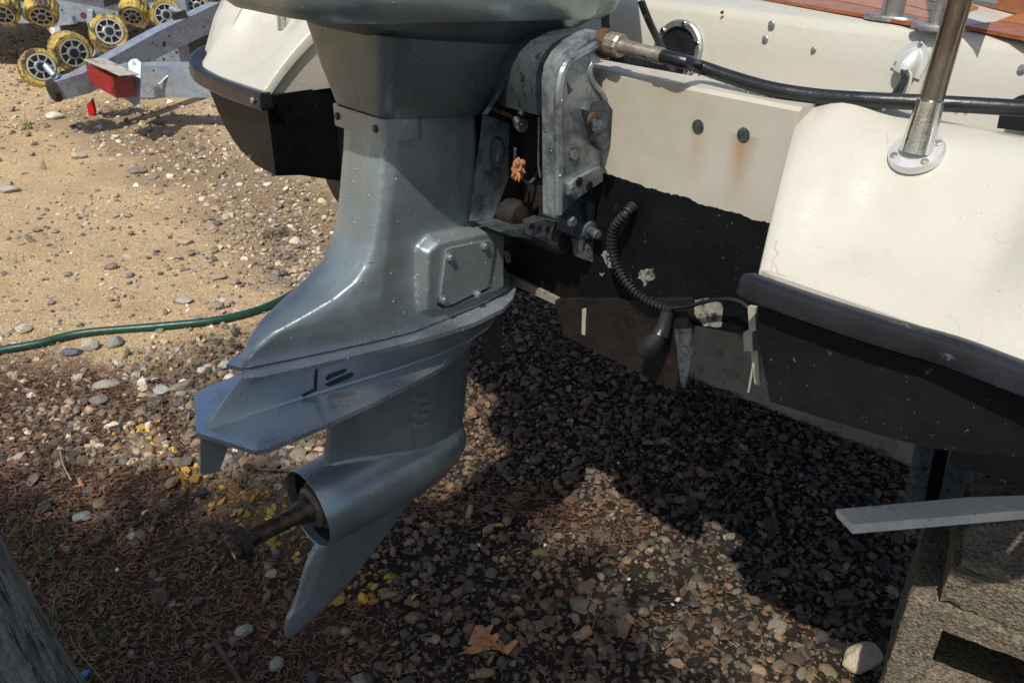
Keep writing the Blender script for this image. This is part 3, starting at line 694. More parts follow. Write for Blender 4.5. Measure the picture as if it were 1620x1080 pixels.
# ================================================================== OUTBOARD MOTOR
motor = thing('outboard_motor', 'silver blue outboard motor without its propeller, clamped to the boat transom', 'outboard motor', W(.55, 0, .17))
def planform(tip, wt, sh, w_, fr, z, wn=.02, nz=0):
    # closed outline of the leg at one height; tip aft, sh shoulder of full width w_, fr leading edge
    h = [(tip, wt*.55), (tip+.004, wt), (tip+(sh-tip)*.35, wt+(w_-wt)*.38), (tip+(sh-tip)*.7, wt+(w_-wt)*.75), (sh, w_), (sh+(fr-sh)*.3, w_), (sh+(fr-sh)*.6, w_*.98), (sh+(fr-sh)*.82, w_*.85), (fr-.012, w_*.55), (fr, w_*.2)]
    return [W(a, s, z) for a, s in h]+[W(a, -s, z) for a, s in h[::-1]]
def make_leg():
    mb = MB()
    R = [(.632, .347, .008, .56, .072, .775), (.645, .350, .010, .545, .066, .77), (.660, .362, .015, .53, .061, .76), (.676, .385, .022, .52, .057, .75), (.690, .425, .031, .52, .055, .74), (.703, .462, .038, .525, .053, .735), (.718, .490, .042, .528, .052, .73), (.735, .505, .043, .532, .052, .728), (.76, .517, .043, .54, .051, .726), (.80, .528, .042, .548, .051, .724), (.86, .541, .042, .562, .050, .722), (.93, .552, .042, .573, .050, .72)]
    mb.loft([planform(t, wt, sh, w_, fr, z) for z, t, wt, sh, w_, fr in R])
    # raised box on the starboard side
    box = [(.572, .655), (.720, .645), (.722, .728), (.700, .742), (.600, .752), (.580, .742)]
    o = mb.build('leg_housing', M['motor'], motor)
    b2 = MB()
    b2.loft([[W(a, .03, z) for a, z in box], [W(.646+(a-.646)*1.0, .062, .70+(z-.70)*1.0) for a, z in box], [W(.648+(a-.648)*.93, .074, .70+(z-.70)*.92) for a, z in box]])
    bo = b2.build('tmp', M['motor'], motor)
    bm = bmesh.new(); bm.from_mesh(o.data); bm.from_mesh(bo.data); bm.to_mesh(o.data); bm.free(); bpy.data.objects.remove(bo)
    remesh(o, .0024, 7, .6)
    return o
leg = make_leg()
# cover plate with four bolts on the box, recessed seam beside it
def splate(name, px, s, th, mat, par, bev=.001, seg=2):
    mb = MB(); mb.prism([onS(u, v, s) for u, v in px], BS*th); return mb.build(name, mat, par, bevel=bev, seg=seg)
SB = .0735
cp = splate('anode_cover', ((697, 478), (694, 470), (704, 394), (712, 391), (768, 380), (777, 381), (779, 390), (770, 448), (765, 455), (712, 480), (702, 483)), SB, .0042, M['motor'], leg, .0009)
splate('cover_gasket', ((690, 482), (689, 472), (699, 392), (709, 387), (770, 377), (784, 378), (785, 388), (779, 452), (768, 460), (712, 485), (698, 487)), SB-.001, .0015, M['black'], leg, .0004)
for u, v in ((711, 407), (766, 389), (701, 474), (755, 465)):
    mb = MB(); c = onS(u, v, SB+.0042); mb.disc(c, BS, .0060, .0015, 16); mb.hexa(c+BS*.001, BS, .0042, .0042); mb.build('bolt', M['motor'], cp)
def zslab(name, outline, z0, z1, mat, par, bev=.0012):
    # outline: starboard half from tip to nose as (a,s); mirrored
    poly = [W(a, s, z0) for a, s in outline]+[W(a, -s, z0) for a, s in outline[::-1] if s > 1e-4]
    mb = MB(); mb.prism(poly, Vector((0, 0, z1-z0))); return mb.build(name, mat, par, bevel=bev)
zslab('seam_flange', [(.349, .0), (.337, .0235), (.356, .034), (.418, .0535), (.497, .076), (.572, .093), (.632, .1015), (.69, .097), (.722, .084), (.75, .062), (.77, .036), (.778, .0)], .6250, .6315, M['painted_light'], motor, .0010)
def make_band():
    mb = MB()
    lo = [(.290, .0015), (.31, .003), (.35, .008), (.41, .018), (.48, .031), (.54, .042), (.60, .050), (.66, .050), (.71, .038), (.745, .018), (.752, .004)]
    hi = [(.344, .003), (.355, .010), (.385, .022), (.43, .037), (.49, .053), (.55, .066), (.61, .074), (.68, .070), (.73, .050), (.762, .022), (.768, .004)]
    rings = []
    for t, z in ((0, .570), (.06, .573), (.5, .598), (1, .6235)):
        k = t if t != .06 else .02
        fl = .004*(1-min(1, t*8))
        h = [(lo[i][0]+(hi[i][0]-lo[i][0])*k, lo[i][1]+(hi[i][1]-lo[i][1])*k+fl) for i in range(len(lo))]
        rings.append([W(a, s, z) for a, s in h]+[W(a, -s, z) for a, s in h[::-1]])
    mb.loft(rings); return mb.build('waist_band', M['motor'], motor, smooth=35)
band = make_band()
zslab('cavitation_plate', [(.276, .0), (.310, .082), (.324, .089), (.40, .092), (.47, .091), (.54, .087), (.59, .081), (.63, .069), (.67, .050), (.70, .030), (.712, .0)], .5635, .570, M['painted_light'], motor, .0012)
def make_gearcase():
    mb = MB()
    R = [(.566, .462, .716, .040), (.54, .458, .711, .038), (.50, .451, .705, .037), (.46, .442, .699, .038), (.43, .436, .694, .041), (.40, .432, .688, .043), (.375, .43, .680, .042)]
    rings = []
    for z, tip, fr, w_ in R:
        c = [(tip, .0035), (tip+.03, w_*.36), (tip+.07, w_*.68), (tip+.12, w_*.95), (tip+.16, w_), (fr-.06, w_*.85), (fr-.03, w_*.6), (fr-.01, w_*.33), (fr, w_*.08)]
        rings.append([W(a, s, z) for a, s in c]+[W(a, -s, z) for a, s in c[::-1]])
    mb.loft(rings)
    # bullet (solid here, hollow ring added behind)
    mb.lathe(W(.445, 0, .376), BA, [(0, .0595), (.05, .0605), (.12, .059), (.15, .056), (.18, .050), (.205, .042), (.225, .031), (.238, .018), (.244, .004)], 40)
    # skeg
    sk = [(.46, .345), (.445, .325), (.412, .3145), (.398, .300), (.384, .280), (.366, .240), (.350, .212), (.341, .202), (.335, .184), (.334, .166), (.342, .160), (.40, .176), (.443, .196), (.505, .238), (.565, .283), (.64, .335)]
    ctr = (.50, .29)
    mb.loft([[W(a, s, z) for a, z in [(ctr[0]+(x-ctr[0])*k, ctr[1]+(y-ctr[1])*k) for x, y in sk]] for s, k in ((-.010, .80), (-.0035, .99), (.0035, .99), (.010, .80))])
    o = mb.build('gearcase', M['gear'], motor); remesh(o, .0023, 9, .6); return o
gc = make_gearcase()
mb = MB(); mb.lathe(W(.4035, 0, .376), BA, [(.075, .0602), (.04, .0602), (0, .0600), (-.0015, .0588), (0, .0574), (.05, .0555), (.062, .050), (.062, .002)], 48, caps=False); mb.build('exhaust_ring', [M['gear']], gc, smooth=40)
mb = MB(); mb.lathe(W(.4095, 0, .376), BA, [(0, .0573), (.035, .0553), (.050, .050), (.052, .020)], 48, caps=False); mb.build('hub_lining', M['cavity'], gc, smooth=40)
mb = MB(); mb.lathe(W(.4035, 0, .376), BA, [(0, .012), (.0, .026), (.005, .031), (.012, .032), (.014, .036), (.020, .038), (.026, .038), (.028, .043), (.040, .044)], 40); mb.build('bearing_carrier', M['carrier'], gc, smooth=30)
sh = MB(); sh.lathe(W(.292, 0, .376), BA, [(0, .0105), (.02, .0108), (.030, .0108), (.060, .0108), (.0601, .0122), (.085, .0124), (.098, .0170), (.118, .0215)], 24, caps=True); shaft = sh.build('propeller_shaft', M['shaft'], gc, smooth=40)
for k in range(13):
    q = 2*math.pi*k/13; e = Vector((0, 0, 1))*math.cos(q)+BS*math.sin(q); f = BA.cross(e)
    mb = MB(); mb.box(W(.335, 0, .376)+e*.0112, BA*.019, f*.0010, e*.0011); mb.build('spline_tooth', M['shaft'], gc)
mb = MB(); mb.lathe(W(.308, 0, .376), BA*-1, [(0, .0115), (0, .0238), (.008, .0242), (.0115, .0232), (.0115, .0115)], 36); mb.build('thrust_washer', M['cavity'], gc, smooth=30)
mb = MB()
prof = []
for k in range(24):
    q = 2*math.pi*k/24; r = .0178 if (k//2) % 2 else .0155; prof.append((q, r))
rings = [[W(.2975-h, 0, .376)+(Vector((0, 0, 1))*math.cos(q)+BS*math.sin(q))*(r*kk) for q, r in prof] for h, kk in ((0, 1), (.014, 1), (.0165, .9))]
mb.loft(rings, caps=True); mb.build('castle_nut', M['shaft'], gc, smooth=20)
mb = MB(); mb.lathe(W(.283, 0, .376), BA*-1, [(-.004, .0095), (.002, .0092), (.0035, .007)], 16); mb.build('shaft_end', M['cavity'], gc)
mb = MB(); mb.tube([W(.284, -.017, .377), W(.283, .013, .381), W(.283, .018, .374), W(.285, .016, .366)], .0016, 6); mb.build('split_pin', M['steel'], gc)
# trim tab under the plate
mb = MB(); mb.loft([[onS(u, v, s) for u, v in ((317, 690), (365, 697), (347, 746), (320, 752), (317, 745))] for s in (-.006, .006)]); mb.build('trim_tab', M['motor'], motor, bevel=.0015)
# raised intake ribs and lettering on the gearcase
from mathutils.bvhtree import BVHTree
def hitter(o):
    base = rootloc(o); me = o.data; bv = BVHTree.FromPolygons([v.co+base for v in me.vertices], [p.vertices[:] for p in me.polygons])
    def h(u, v, off=0.):
        loc, n_, _, _ = bv.ray_cast(EYEV, ray(u, v).normalized()); return None if loc is None else loc+n_*off
    return h, bv
hb, _ = hitter(band); hg, _ = hitter(gc)
def inlay(h, px, name, mat, par, out=.0010, depth=.004):
    P = [h(u, v, out) for u, v in px]
    if any(p is None for p in P): return
    mb = MB(); mb.prism(P, BS*-depth); mb.build(name, M[mat], par, smooth=0)
inlay(hb, ((514, 598), (520, 592), (532, 588), (545, 582), (549, 585), (543, 590), (530, 595), (517, 601)), 'water_slot', 'black', band)
inlay(hb, ((513, 607), (521, 602), (538, 595), (556, 588), (560, 591), (554, 597), (538, 604), (519, 611)), 'water_slot', 'black', band)
inlay(hb, ((498, 585), (503, 584), (501, 618), (496, 618)), 'pocket_groove', 'black', band); inlay(hb, ((477, 624), (496, 614), (500, 617), (480, 628)), 'pocket_groove', 'black', band)
for px in (((656, 632), (660, 627), (674, 624), (676, 628), (662, 634)), ((656, 645), (661, 640), (676, 637), (677, 642), (662, 647)), ((654, 659), (660, 653), (676, 650), (677, 655), (662, 661)), ((652, 678), (658, 671), (675, 663), (677, 668), (662, 677))):
    inlay(hg, px, 'intake_rib', 'motor', gc, .0052, .008)
for (u, v) in ((661, 651), (668, 647), (664, 665), (670, 660)):
    p = hg(u, v, .0008)
    if p: mb = MB(); mb.disc(p, BS, .0022, .0012, 8); mb.build('cast_mark', M['motor'], gc)
# lower cowl cover
def rrect(a0, a1, w_, z0, z1, ra=.03, fr=.02, n=6):
    # rounded plan outline, z varies linearly from aft (z0) to front (z1)
    def zz(a): return z0+(z1-z0)*(a-a0)/(a1-a0)
    h = [(a0+ra*(1-math.cos(t)), w_-ra+ra*math.sin(t)) for t in np.linspace(0, math.pi/2, n)]
    h = [(a0, (w_-ra)*.5)]+h+[(a0+(a1-a0)*q, w_) for q in (.35, .6, .8)]+[(a1-fr*(1-math.sin(t)), w_-fr+fr*math.cos(t)) for t in np.linspace(0, math.pi/2, n)]+[(a1, (w_-fr)*.5)]
    return [W(a, s, zz(a)) for a, s in h]+[W(a, -s, zz(a)) for a, s in h[::-1]]
mb = MB(); mb.loft([rrect(.549, .690, .0560, .910, .893, .018, .01), rrect(.544, .694, .0615, .9135, .896, .022, .012), rrect(.538, .72, .080, .955, .93, .026, .012), rrect(.532, .750, .098, 1.008, .975, .03, .012), rrect(.538, .745, .092, 1.010, .977, .03, .012)])
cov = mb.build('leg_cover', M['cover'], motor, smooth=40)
mb = MB(); mb.loft([[onS(u, v, s) for u, v in ((762, 182), (772, 181), (838, 78), (836, 70))] for s in (.02, .10)]); mb.build('cover_edge', M['grime'], cov, bevel=.0008)
# flange with two holes under the cover
mb = MB(); mb.loft([rrect(.542, .60, .058, z, z-.004, .010, .01) for z in (.886, .912)]); fl = mb.build('top_flange', M['motor'], leg, bevel=.0015, smooth=40)
for s, du in ((-.043, 0), (.040, 0)):
    mb = MB(); mb.disc(W(.5412, s, .899), BA*-1, .0048, .0012, 16); mb.build('bolt_hole', M['black'], fl)
# cowl pan and cowl
mb = MB(); mb.loft([rrect(.53, .80, .090, 1.006, .972, .05, .05), rrect(.51, .84, .098, 1.016, .980, .06, .06), rrect(.475, .88, .108, 1.028, .994, .07, .07), rrect(.455, .90, .116, 1.040, 1.006, .07, .08), rrect(.46, .89, .112, 1.044, 1.012, .07, .08)])
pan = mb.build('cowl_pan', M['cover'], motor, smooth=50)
def crr(a0, a1, w_, z0, z1): return rrect(a0, a1, w_, z0, z1, .07, .10, 9)
mb = MB(); mb.loft([crr(.455, .895, .112, 1.042, 1.010), crr(.440, .912, .122, 1.032, .996), crr(.432, .922, .130, 1.040, 1.004), crr(.427, .927, .136, 1.058, 1.026), crr(.43, .92, .140, 1.15, 1.14), crr(.45, .89, .135, 1.30, 1.26), crr(.49, .84, .115, 1.40, 1.35), crr(.53, .79, .10, 1.44, 1.40)])
mb.build('engine_cowl', M['motor'], motor, smooth=50)
# worn decal scar on the pan
# mounting gear: swivel bracket, stern brackets, rods
sw = MB(); sw.loft([[onS(u, v, s) for u, v in ((764, 181), (806, 196), (804, 285), (778, 350), (742, 350))] for s in (-.06, .058)]); swo = sw.build('swivel_bracket', M['cast'], motor, bevel=.004, seg=3)
oc = onS(785, 243, .0585)
mb = MB(); upz = Vector((0, 0, 1))
mb.loft([[oc+BA*(math.cos(t)*.0125*k)+upz*(math.sin(t)*.021*k)+BS*h for t in np.linspace(0, 2*math.pi, 24, endpoint=False)] for k, h in ((1.12, -.001), (1.08, .002), (.96, .0022), (.85, -.004), (.3, -.0045))], caps=False); mb.build('oval_recess', M['grime'], swo, smooth=50)
mb = MB(); mb.hexa(onS(787, 250, .056), BS, .0048, .005); mb.build('bolt', M['steel'], swo)
# inner dark steering column and trim cylinder region
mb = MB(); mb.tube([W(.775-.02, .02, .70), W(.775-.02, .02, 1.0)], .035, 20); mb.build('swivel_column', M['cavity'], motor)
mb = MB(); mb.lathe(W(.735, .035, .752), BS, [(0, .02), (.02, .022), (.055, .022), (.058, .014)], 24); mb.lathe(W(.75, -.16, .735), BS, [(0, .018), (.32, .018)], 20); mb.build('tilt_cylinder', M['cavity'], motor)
mb = MB(); mb.tube(spline([onS(815, 235, .09), onS(818, 268, .085), onS(836, 290, .085), onS(854, 268, .085), onS(858, 250, .09)], 6), .0022, 8); mb.build('cable_loop', M['grime'], motor)
mb = MB(); mb.tube([onS(853, 185, .12), onS(852, 262, .12), onS(855, 280, .12)], .0017, 8); mb.build('thin_rod', M['steel'], motor)
mb = MB(); mb.tube([onS(838, 72, .088), onS(835, 95, .09), onS(826, 172, .095), onS(823, 186, .095)], [.0035, .0055, .0060, .0045], 12); lk = mb.build('shift_link', M['motor'], motor)
mb = MB(); mb.tube([onS(816, 184, .095), onS(823, 196, .10), onS(824, 206, .10)], [.006, .0085, .004], 12); mb.lathe(onS(823, 198, .10), BS, [(0, .0085), (.006, .0085)], 16); mb.build('ball_joint', M['steel'], lk)
mb = MB(); mb.tube([onS(780, 172, .07), onS(815, 186, .09)], .003, 8); mb.build('shift_rod', M['rust'], motor)
# stern bracket outline on plane s=.19
def stern_bracket(sg):
    out = [(884, 348), (884, 250), (884, 178), (884, 130), (888, 108), (900, 86), (918, 68), (940, 55), (955, 50), (962, 60), (958, 84), (950, 92), (938, 100), (935, 112), (938, 128), (950, 146), (962, 166), (966, 205), (958, 236), (950, 262), (948, 292), (920, 312), (884, 344)]
    if sg > 0: P = [loc3(onS(u, v, .150)) for u, v in out]; P2 = [loc3(onS(u, v, .188)) for u, v in out]
    pts = [loc3(onS(u, v, .188)) for u, v in out]
    a0 = min(p.x for p in pts)
    mb = MB()
    # outer skin polygon inset, from inner to outer; right part may reach over the transom edge
    ctr = Vector((sum(p.x for p in pts)/len(pts), 0, sum(p.z for p in pts)/len(pts)))
    def rg(s, k): return [W(min(ctr.x+(p.x-ctr.x)*k, AN-.0015 if p.z < ZN+.004 else 9), sg*s, ctr.z+(p.z-ctr.z)*k) for p in pts]
    mb.loft([rg(.160, 1), rg(.180, 1), rg(.187, .99), rg(.189, .96)])
    return mb.build('stern_bracket', M['cast'], motor, bevel=0, smooth=35), pts
sbk, spts = stern_bracket(1); stern_bracket(-1)
SBP = .189
# raised rib along the aft edge of the bracket
mb = MB(); mb.tube(spline([onS(u, v, SBP) for u, v in ((884, 338), (884, 250), (884, 160), (886, 130), (893, 108), (908, 92), (930, 80), (950, 68))], 5), [.0058]*36, 8); mb.build('edge_rib', M['cast'], sbk)
mb = MB(); mb.tube(spline([onS(u, v, SBP) for u, v in ((936, 100), (932, 112), (936, 128), (950, 148), (960, 166))], 5), .0045, 8); mb.build('edge_rib', M['cast'], sbk)
def lug(pxs, th, mat, name='lug', par=None, bev=.0025): return splate(name, pxs, SBP, th, mat, par or sbk, bev)
lg = lug(((918, 172), (924, 160), (938, 155), (950, 160), (960, 176), (964, 205), (957, 226), (944, 236), (934, 228), (926, 205)), .012, M['grime'], 'clamp_pad')
mb = MB(); mb.lathe(onS(937, 190, SBP+.012), BS, [(0, .0095), (.004, .0092), (.005, .006)], 20); mb.build('rusty_washer', M['rust'], lg)
mb = MB(); b0 = onS(935, 190, SBP+.014); mb.tube([b0, b0+BS*.012-BA*.006, b0+BS*.022-BA*.012-upz*.002], .0036, 12); mb.lathe(b0+BS*.022-BA*.012-upz*.002, (BS-BA*.5), [(0, .0085), (.004, .0085), (.005, .006)], 16); mb.build('clamp_screw', M['grime'], lg)
mb = MB(); mb.disc(onS(937, 217, SBP+.0122), BS, .0045, .0006, 14); mb.build('bolt_hole', M['black'], lg)
mb = MB(); mb.disc(onS(907, 245, SBP), BS, .0068, .004, 18); mb.build('boss', M['cast'], sbk, bevel=0)
lp = lug(((897, 292), (905, 283), (945, 262), (950, 268), (948, 285), (925, 300), (905, 314), (897, 308)), .006, M['cast'], 'lower_pad', bev=.002)
for (u, v, r, mt) in ((903, 300, .0062, 'steel'), (916, 287, .0058, 'black'), (932, 294, .0062, 'black')):
    mb = MB(); mb.disc(onS(u, v, SBP+.0062), BS, r, .0012 if mt == 'black' else .004, 14 if mt == 'black' else 6); mb.build('bolt' if mt == 'steel' else 'bolt_hole', M[mt], lp)
mb = MB(); mb.prism([onS(u, v, SBP) for u, v in ((897, 130), (906, 142), (899, 150))], BS*.0005); mb.build('worn_mark', M['grime'], sbk)
# lower bracket foot
ft = MB(); ft.prism([onS(u, v, .15) for u, v in ((884, 344), (915, 312), (948, 290), (951, 340), (949, 365), (935, 372), (905, 378), (880, 362))], BS*.03); fto = ft.build('bracket_foot', M['grime'], motor, bevel=.004, seg=2)
mb = MB(); mb.prism([onS(u, v, .181) for u, v in ((917, 320), (926, 318), (929, 350), (922, 352))], BS*.001); mb.build('foot_slot', M['black'], fto)
mb = MB(); mb.hexa(onS(903, 350, .181), BS, .0075, .006); mb.build('bolt', M['steel'], fto)
mb = MB(); mb.lathe(onS(930, 363, .18), (BS*1-BA*.25), [(0, .0125), (.003, .0125), (.006, .0105), (.006, .0065), (.022, .0065), (.024, .005)], 20); mb.build('tilt_pin', M['grime'], fto, smooth=30)
an = MB(); an.prism([onS(u, v, .165) for u, v in ((903, 376), (935, 370), (942, 380), (940, 402), (930, 411), (908, 404))], BS*.016); an.build('sacrificial_anode', M['zinc'], motor, bevel=.003, seg=2)
rk = MB(); rk.prism([onS(u, v, .12) for u, v in ((826, 347), (845, 341), (888, 350), (890, 368), (870, 378), (848, 376), (830, 368))], BS*.02); rko = rk.build('thrust_rack', M['grime'], motor, bevel=.002)
for u, v in ((840, 358), (853, 361), (866, 362), (879, 362)):
    mb = MB(); mb.disc(onS(u, v, .1405), BS, .0044, .0006, 12); mb.build('rack_hole', M['black'], rko)
ti = MB(); ti.prism([onS(u, v, .06) for u, v in ((752, 352), (780, 346), (830, 342), (834, 366), (800, 362), (770, 358))], BS*.05); ti.build('lower_tie', M['grime'], motor, bevel=.003)
# flat dark sheet standing in for shade in the open bracket recess
ck = MB(); ck.prism([W(.772, s, z) for s, z in ((-.13, .70), (.13, .70), (.13, .99), (-.13, .99))], BA*-.004); ck.build('recess_shade_sheet', M['cavity'], motor)
ar = MB(); ar.prism([onS(u, v, .155) for u, v in ((850, 182), (847, 150), (848, 116), (856, 90), (872, 70), (900, 55), (940, 48), (950, 60), (920, 85), (895, 110), (885, 140), (884, 184))], BS*-.075); ar.build('tilt_head', M['darkpaint'], motor, bevel=.004, seg=3, smooth=50)
# tilt tube nut, collar and steering cable
t0 = onS(958, 66, .195); t1 = onS(972, 71, .215)
mb = MB(); mb.lathe(onS(953, 68, .186), BS, [(0, .017), (.008, .0165), (.014, .013)], 20); mb.build('rusty_thread', M['rust'], motor)
tn = MB(); cax = (onS(1030, 84, .262)-onS(965, 68, .200)).normalized(); nb = onS(965, 69, .200)
tn.lathe(nb, cax, [(0, .010), (0, .0135), (.015, .0140), (.018, .0125), (.018, .008)], 12); tn.build('steering_nut', M['brass'], motor, smooth=25)
mb = MB(); mb.lathe(nb+cax*.015, cax, [(0, .0082), (.02, .0082), (.052, .0078), (.053, .0090), (.064, .0090), (.065, .007)], 20); mb.build('cable_ferrule', M['brass'], motor, smooth=30)
ce = nb+cax*.078
cable = MB(); cpath = spline([ce-cax*.004, ce+cax*.03, onA(1110, 107, .80), onA(1160, 124, .80), onA(1220, 141, .80), onA(1290, 152, .81), onA(1370, 158, .82), onA(1470, 163, .84), onA(1560, 168, .86), onA(1640, 173, .88), onA(1750, 180, .90)], 6)
cable.tube(cpath, .0076, 16); stc = cable.build('steering_cable', M['black'], motor)
# water drops hanging on the cable
for i in range(22):
    p = cpath[random.randrange(8, len(cpath)-14)]; mb = MB(); c = p-Vector((0, 0, .0074))+BA*random.uniform(-.003, .002); r = random.uniform(.0011, .0019); mb.lathe(c+Vector((0, 0, .001)), Vector((0, 0, -1)), [(0, r*.7), (.001, r), (.0022, r*.8), (.003, r*.2)], 8); mb.build('water_drop', M['chrome'], stc)
# ================================================================== UNDER THE BOAT
def prismZ(name, px, z, th, mat, label, cat, par=None, bev=.002, group=None):
    mb = MB(); mb.prism([onZ(u, v, z) for u, v in px], Vector((0, 0, -th))); o = mb.build(name, mat, par, bevel=bev)
    if not par: tag(o, label, cat, group)
    return o
b0 = onZ(1095, 602, 0); b1 = onZ(1470, 748, 0); dr = (b1-b0).normalized(); nb_ = Vector((-dr.y, dr.x, 0))
if nb_.y < 0: nb_ = -nb_
mb = MB(); L = (b1-b0).length+.02; mb.box((b0+b1)/2+nb_*.05+Vector((0, 0, .085)), dr*(L/2), nb_*.05, Vector((0, 0, .095)))
bmo = tag(mb.build('timber_beam', M['beam'], None, bevel=.004), 'pale weathered timber beam lying on the gravel under the hull', 'timber beam')
# tail of trailer channel behind the plank
ch = thing('steel_channel', 'galvanised steel channel standing behind the white plank under the hull', 'channel', onD(1490, 785, 1.32)-Vector((0, 0, .1)))
for (p, q) in (((1472, 690), (1450, 800)), ((1532, 700), (1506, 800))):
    a_ = onD(*p, 1.30); b_ = onD(*q, 1.22); mb = MB(); d = (b_-a_); x = Vector((1, 0, 0)); mb.prism([a_-x*.010, a_+x*.010, b_+x*.010, b_-x*.010], Vector((0, .02, 0))); mb.build('flange', M['zinc'], ch, bevel=.001)
mb = MB(); mb.prism([onD(1462, 690, 1.335), onD(1536, 700, 1.335), onD(1512, 805, 1.26), onD(1440, 800, 1.26)], Vector((0, .004, 0))); mb.build('web', M['cavity'], ch)
mb = MB(); c0 = onD(1545, 700, 1.30); c1 = onD(1522, 830, 1.22); mb.prism([c0-Vector((.018, 0, 0)), c0+Vector((.018, 0, 0)), c1+Vector((.018, 0, 0)), c1-Vector((.018, 0, 0))], Vector((0, .04, 0))); tag(mb.build('timber_post', M['beam'], None, bevel=.002), 'short pale timber post right of the galvanised channel', 'timber post')
# concrete blocks: rough, built in courses; corner line from the photograph
def rough_block(name, corner, dx, dy, h, label, hollow=False, dist=.0032, z0=0.):
    # corner = near left bottom corner, dx along the visible face, dy backwards
    ex = dx.normalized(); ey = dy.normalized(); lx, ly = dx.length, dy.length; mb = MB(); bm = mb.bm
    step = .009; nx = max(2, int(lx/step)); ny = max(2, int(ly/step)); nz = max(2, int(h/step))
    def key(p): return (round(p.x, 5), round(p.y, 5), round(p.z, 5))
    V = {}
    def vert(i, j, k):
        p = corner+ex*(lx*i/nx)+ey*(ly*j/ny)+Vector((0, 0, h*k/nz)); kk = key(p)
        if kk not in V:
            c = Vector((min(i, nx-i)/nx*lx, min(j, ny-j)/ny*ly, min(k, nz-k)/nz*h)); q = p.copy()
            dd = [c.x < 1e-6, c.y < 1e-6, c.z < 1e-6]; cen = corner+ex*lx/2+ey*ly/2+Vector((0, 0, h/2))
            if sum(dd) >= 2: q = q+(cen-q).normalized()*random.uniform(.0005, .003)
            nrm = (ex*((i == nx)-(i == 0))+ey*((j == ny)-(j == 0))+Vector((0, 0, (k == nz)-(k == 0)))).normalized() if sum(dd) else Vector((0, 0, 0))
            q += nrm*(noise.noise(p*90)*dist+noise.noise(p*220)*dist*.7)
            V[kk] = bm.verts.new(q)
        return V[kk]
    hol = lambda i, k: hollow and any(a < (i+.5)/nx < b for a, b in ((.12, .46), (.56, .90))) and .12 < (k+.5)/nz < .84
    for k in range(nz):
        for i in range(nx):
            if not hol(i, k): mb.face((vert(i, 0, k), vert(i+1, 0, k), vert(i+1, 0, k+1), vert(i, 0, k+1)))
            mb.face((vert(i, ny, k), vert(i, ny, k+1), vert(i+1, ny, k+1), vert(i+1, ny, k)))
        for j in range(ny):
            mb.face((vert(0, j, k), vert(0, j, k+1), vert(0, j+1, k+1), vert(0, j+1, k))); mb.face((vert(nx, j, k), vert(nx, j+1, k), vert(nx, j+1, k+1), vert(nx, j, k+1)))
    for i in range(nx):
        for j in range(ny):
            mb.face((vert(i, j, 0), vert(i, j+1, 0), vert(i+1, j+1, 0), vert(i+1, j, 0))); mb.face((vert(i, j, nz), vert(i+1, j, nz), vert(i+1, j+1, nz), vert(i, j+1, nz)))
    o = mb.build(name, M['conc'], None, smooth=60, normals=not hollow); tag(o, label, 'concrete block', 'stacked concrete blocks'); 
    if hollow:
        for a, b in ((.12, .46), (.56, .90)):
            cb = MB(); i0, i1 = round(a*nx), round(b*nx); i0 = math.ceil(a*nx-.5); i1 = math.floor(b*nx+.5); k0 = math.ceil(.12*nz-.5); k1 = math.floor(.84*nz+.5)
            def rc(j): return [corner+ex*(lx*i/nx)+ey*j+Vector((0, 0, h*k/nz)) for i, k in ((i0, k0), (i1, k0), (i1, k1), (i0, k1))]
            cb.loft([rc(.001), rc(.06), rc(ly-.01)], caps=False)
            f = cb.build('core_cell', M['conc'], o, smooth=0)
    return o
bx = Vector((.86, -.51, 0)).normalized()*.39; by = Vector((.51, .86, 0)).normalized()*.19
BC = Vector((.505, .715, 0))
rough_block('concrete_block', BC+Vector((-.008, .012, 0)), bx, by, .190, 'grey concrete block at the bottom of the stack under the boat')
rough_block('concrete_block', BC+Vector((-.022, .010, .193)), bx, by, .196, 'hollow concrete block with open cores in the middle of the stack', True)
rough_block('concrete_block', BC+Vector((.012, .004, .392)), bx, by, .052, 'solid concrete slab second from the top of the stack')
rough_block('concrete_block', BC+Vector((.022, .006, .446)), bx, by, .011, 'thin concrete slab under the white plank on top of the stack')
ZP = .476
pk = MB(); pk.prism([onZ(u, v, ZP) for u, v in ((1323, 805), (1349, 829), (1640, 805), (1625, 783), (1535, 786))], Vector((0, 0, -.007))); pk.prism([onZ(u, v, ZP-.0068) for u, v in ((1325, 808), (1351, 835.5), (1640, 811), (1625, 788), (1535, 790))], Vector((0, 0, -.0085))); pko = pk.build('white_plank', M['plank'], None, bevel=.0012)
tag(pko, 'white painted wooden plank sticking out over the gravel from the block stack', 'plank')
mb = MB(); mb.prism([onZ(1351, 838, ZP-.004), onZ(1640, 816, ZP-.004), onZ(1640, 818, ZP-.004), onZ(1352, 840.5, ZP-.004)], Vector((0, 0, -.0013))); 
mb.bm.free()
mb = MB(); q0 = onZ(1562, 800, ZP+.002); mb.box(q0+Vector((.13, .06, .115)), bx.normalized()*.13, by.normalized()*.055, Vector((0, 0, .112))); tag(mb.build('black_support_pad', M['tyre'], None, bevel=.006), 'black support block between the concrete stack and the hull', 'support block')
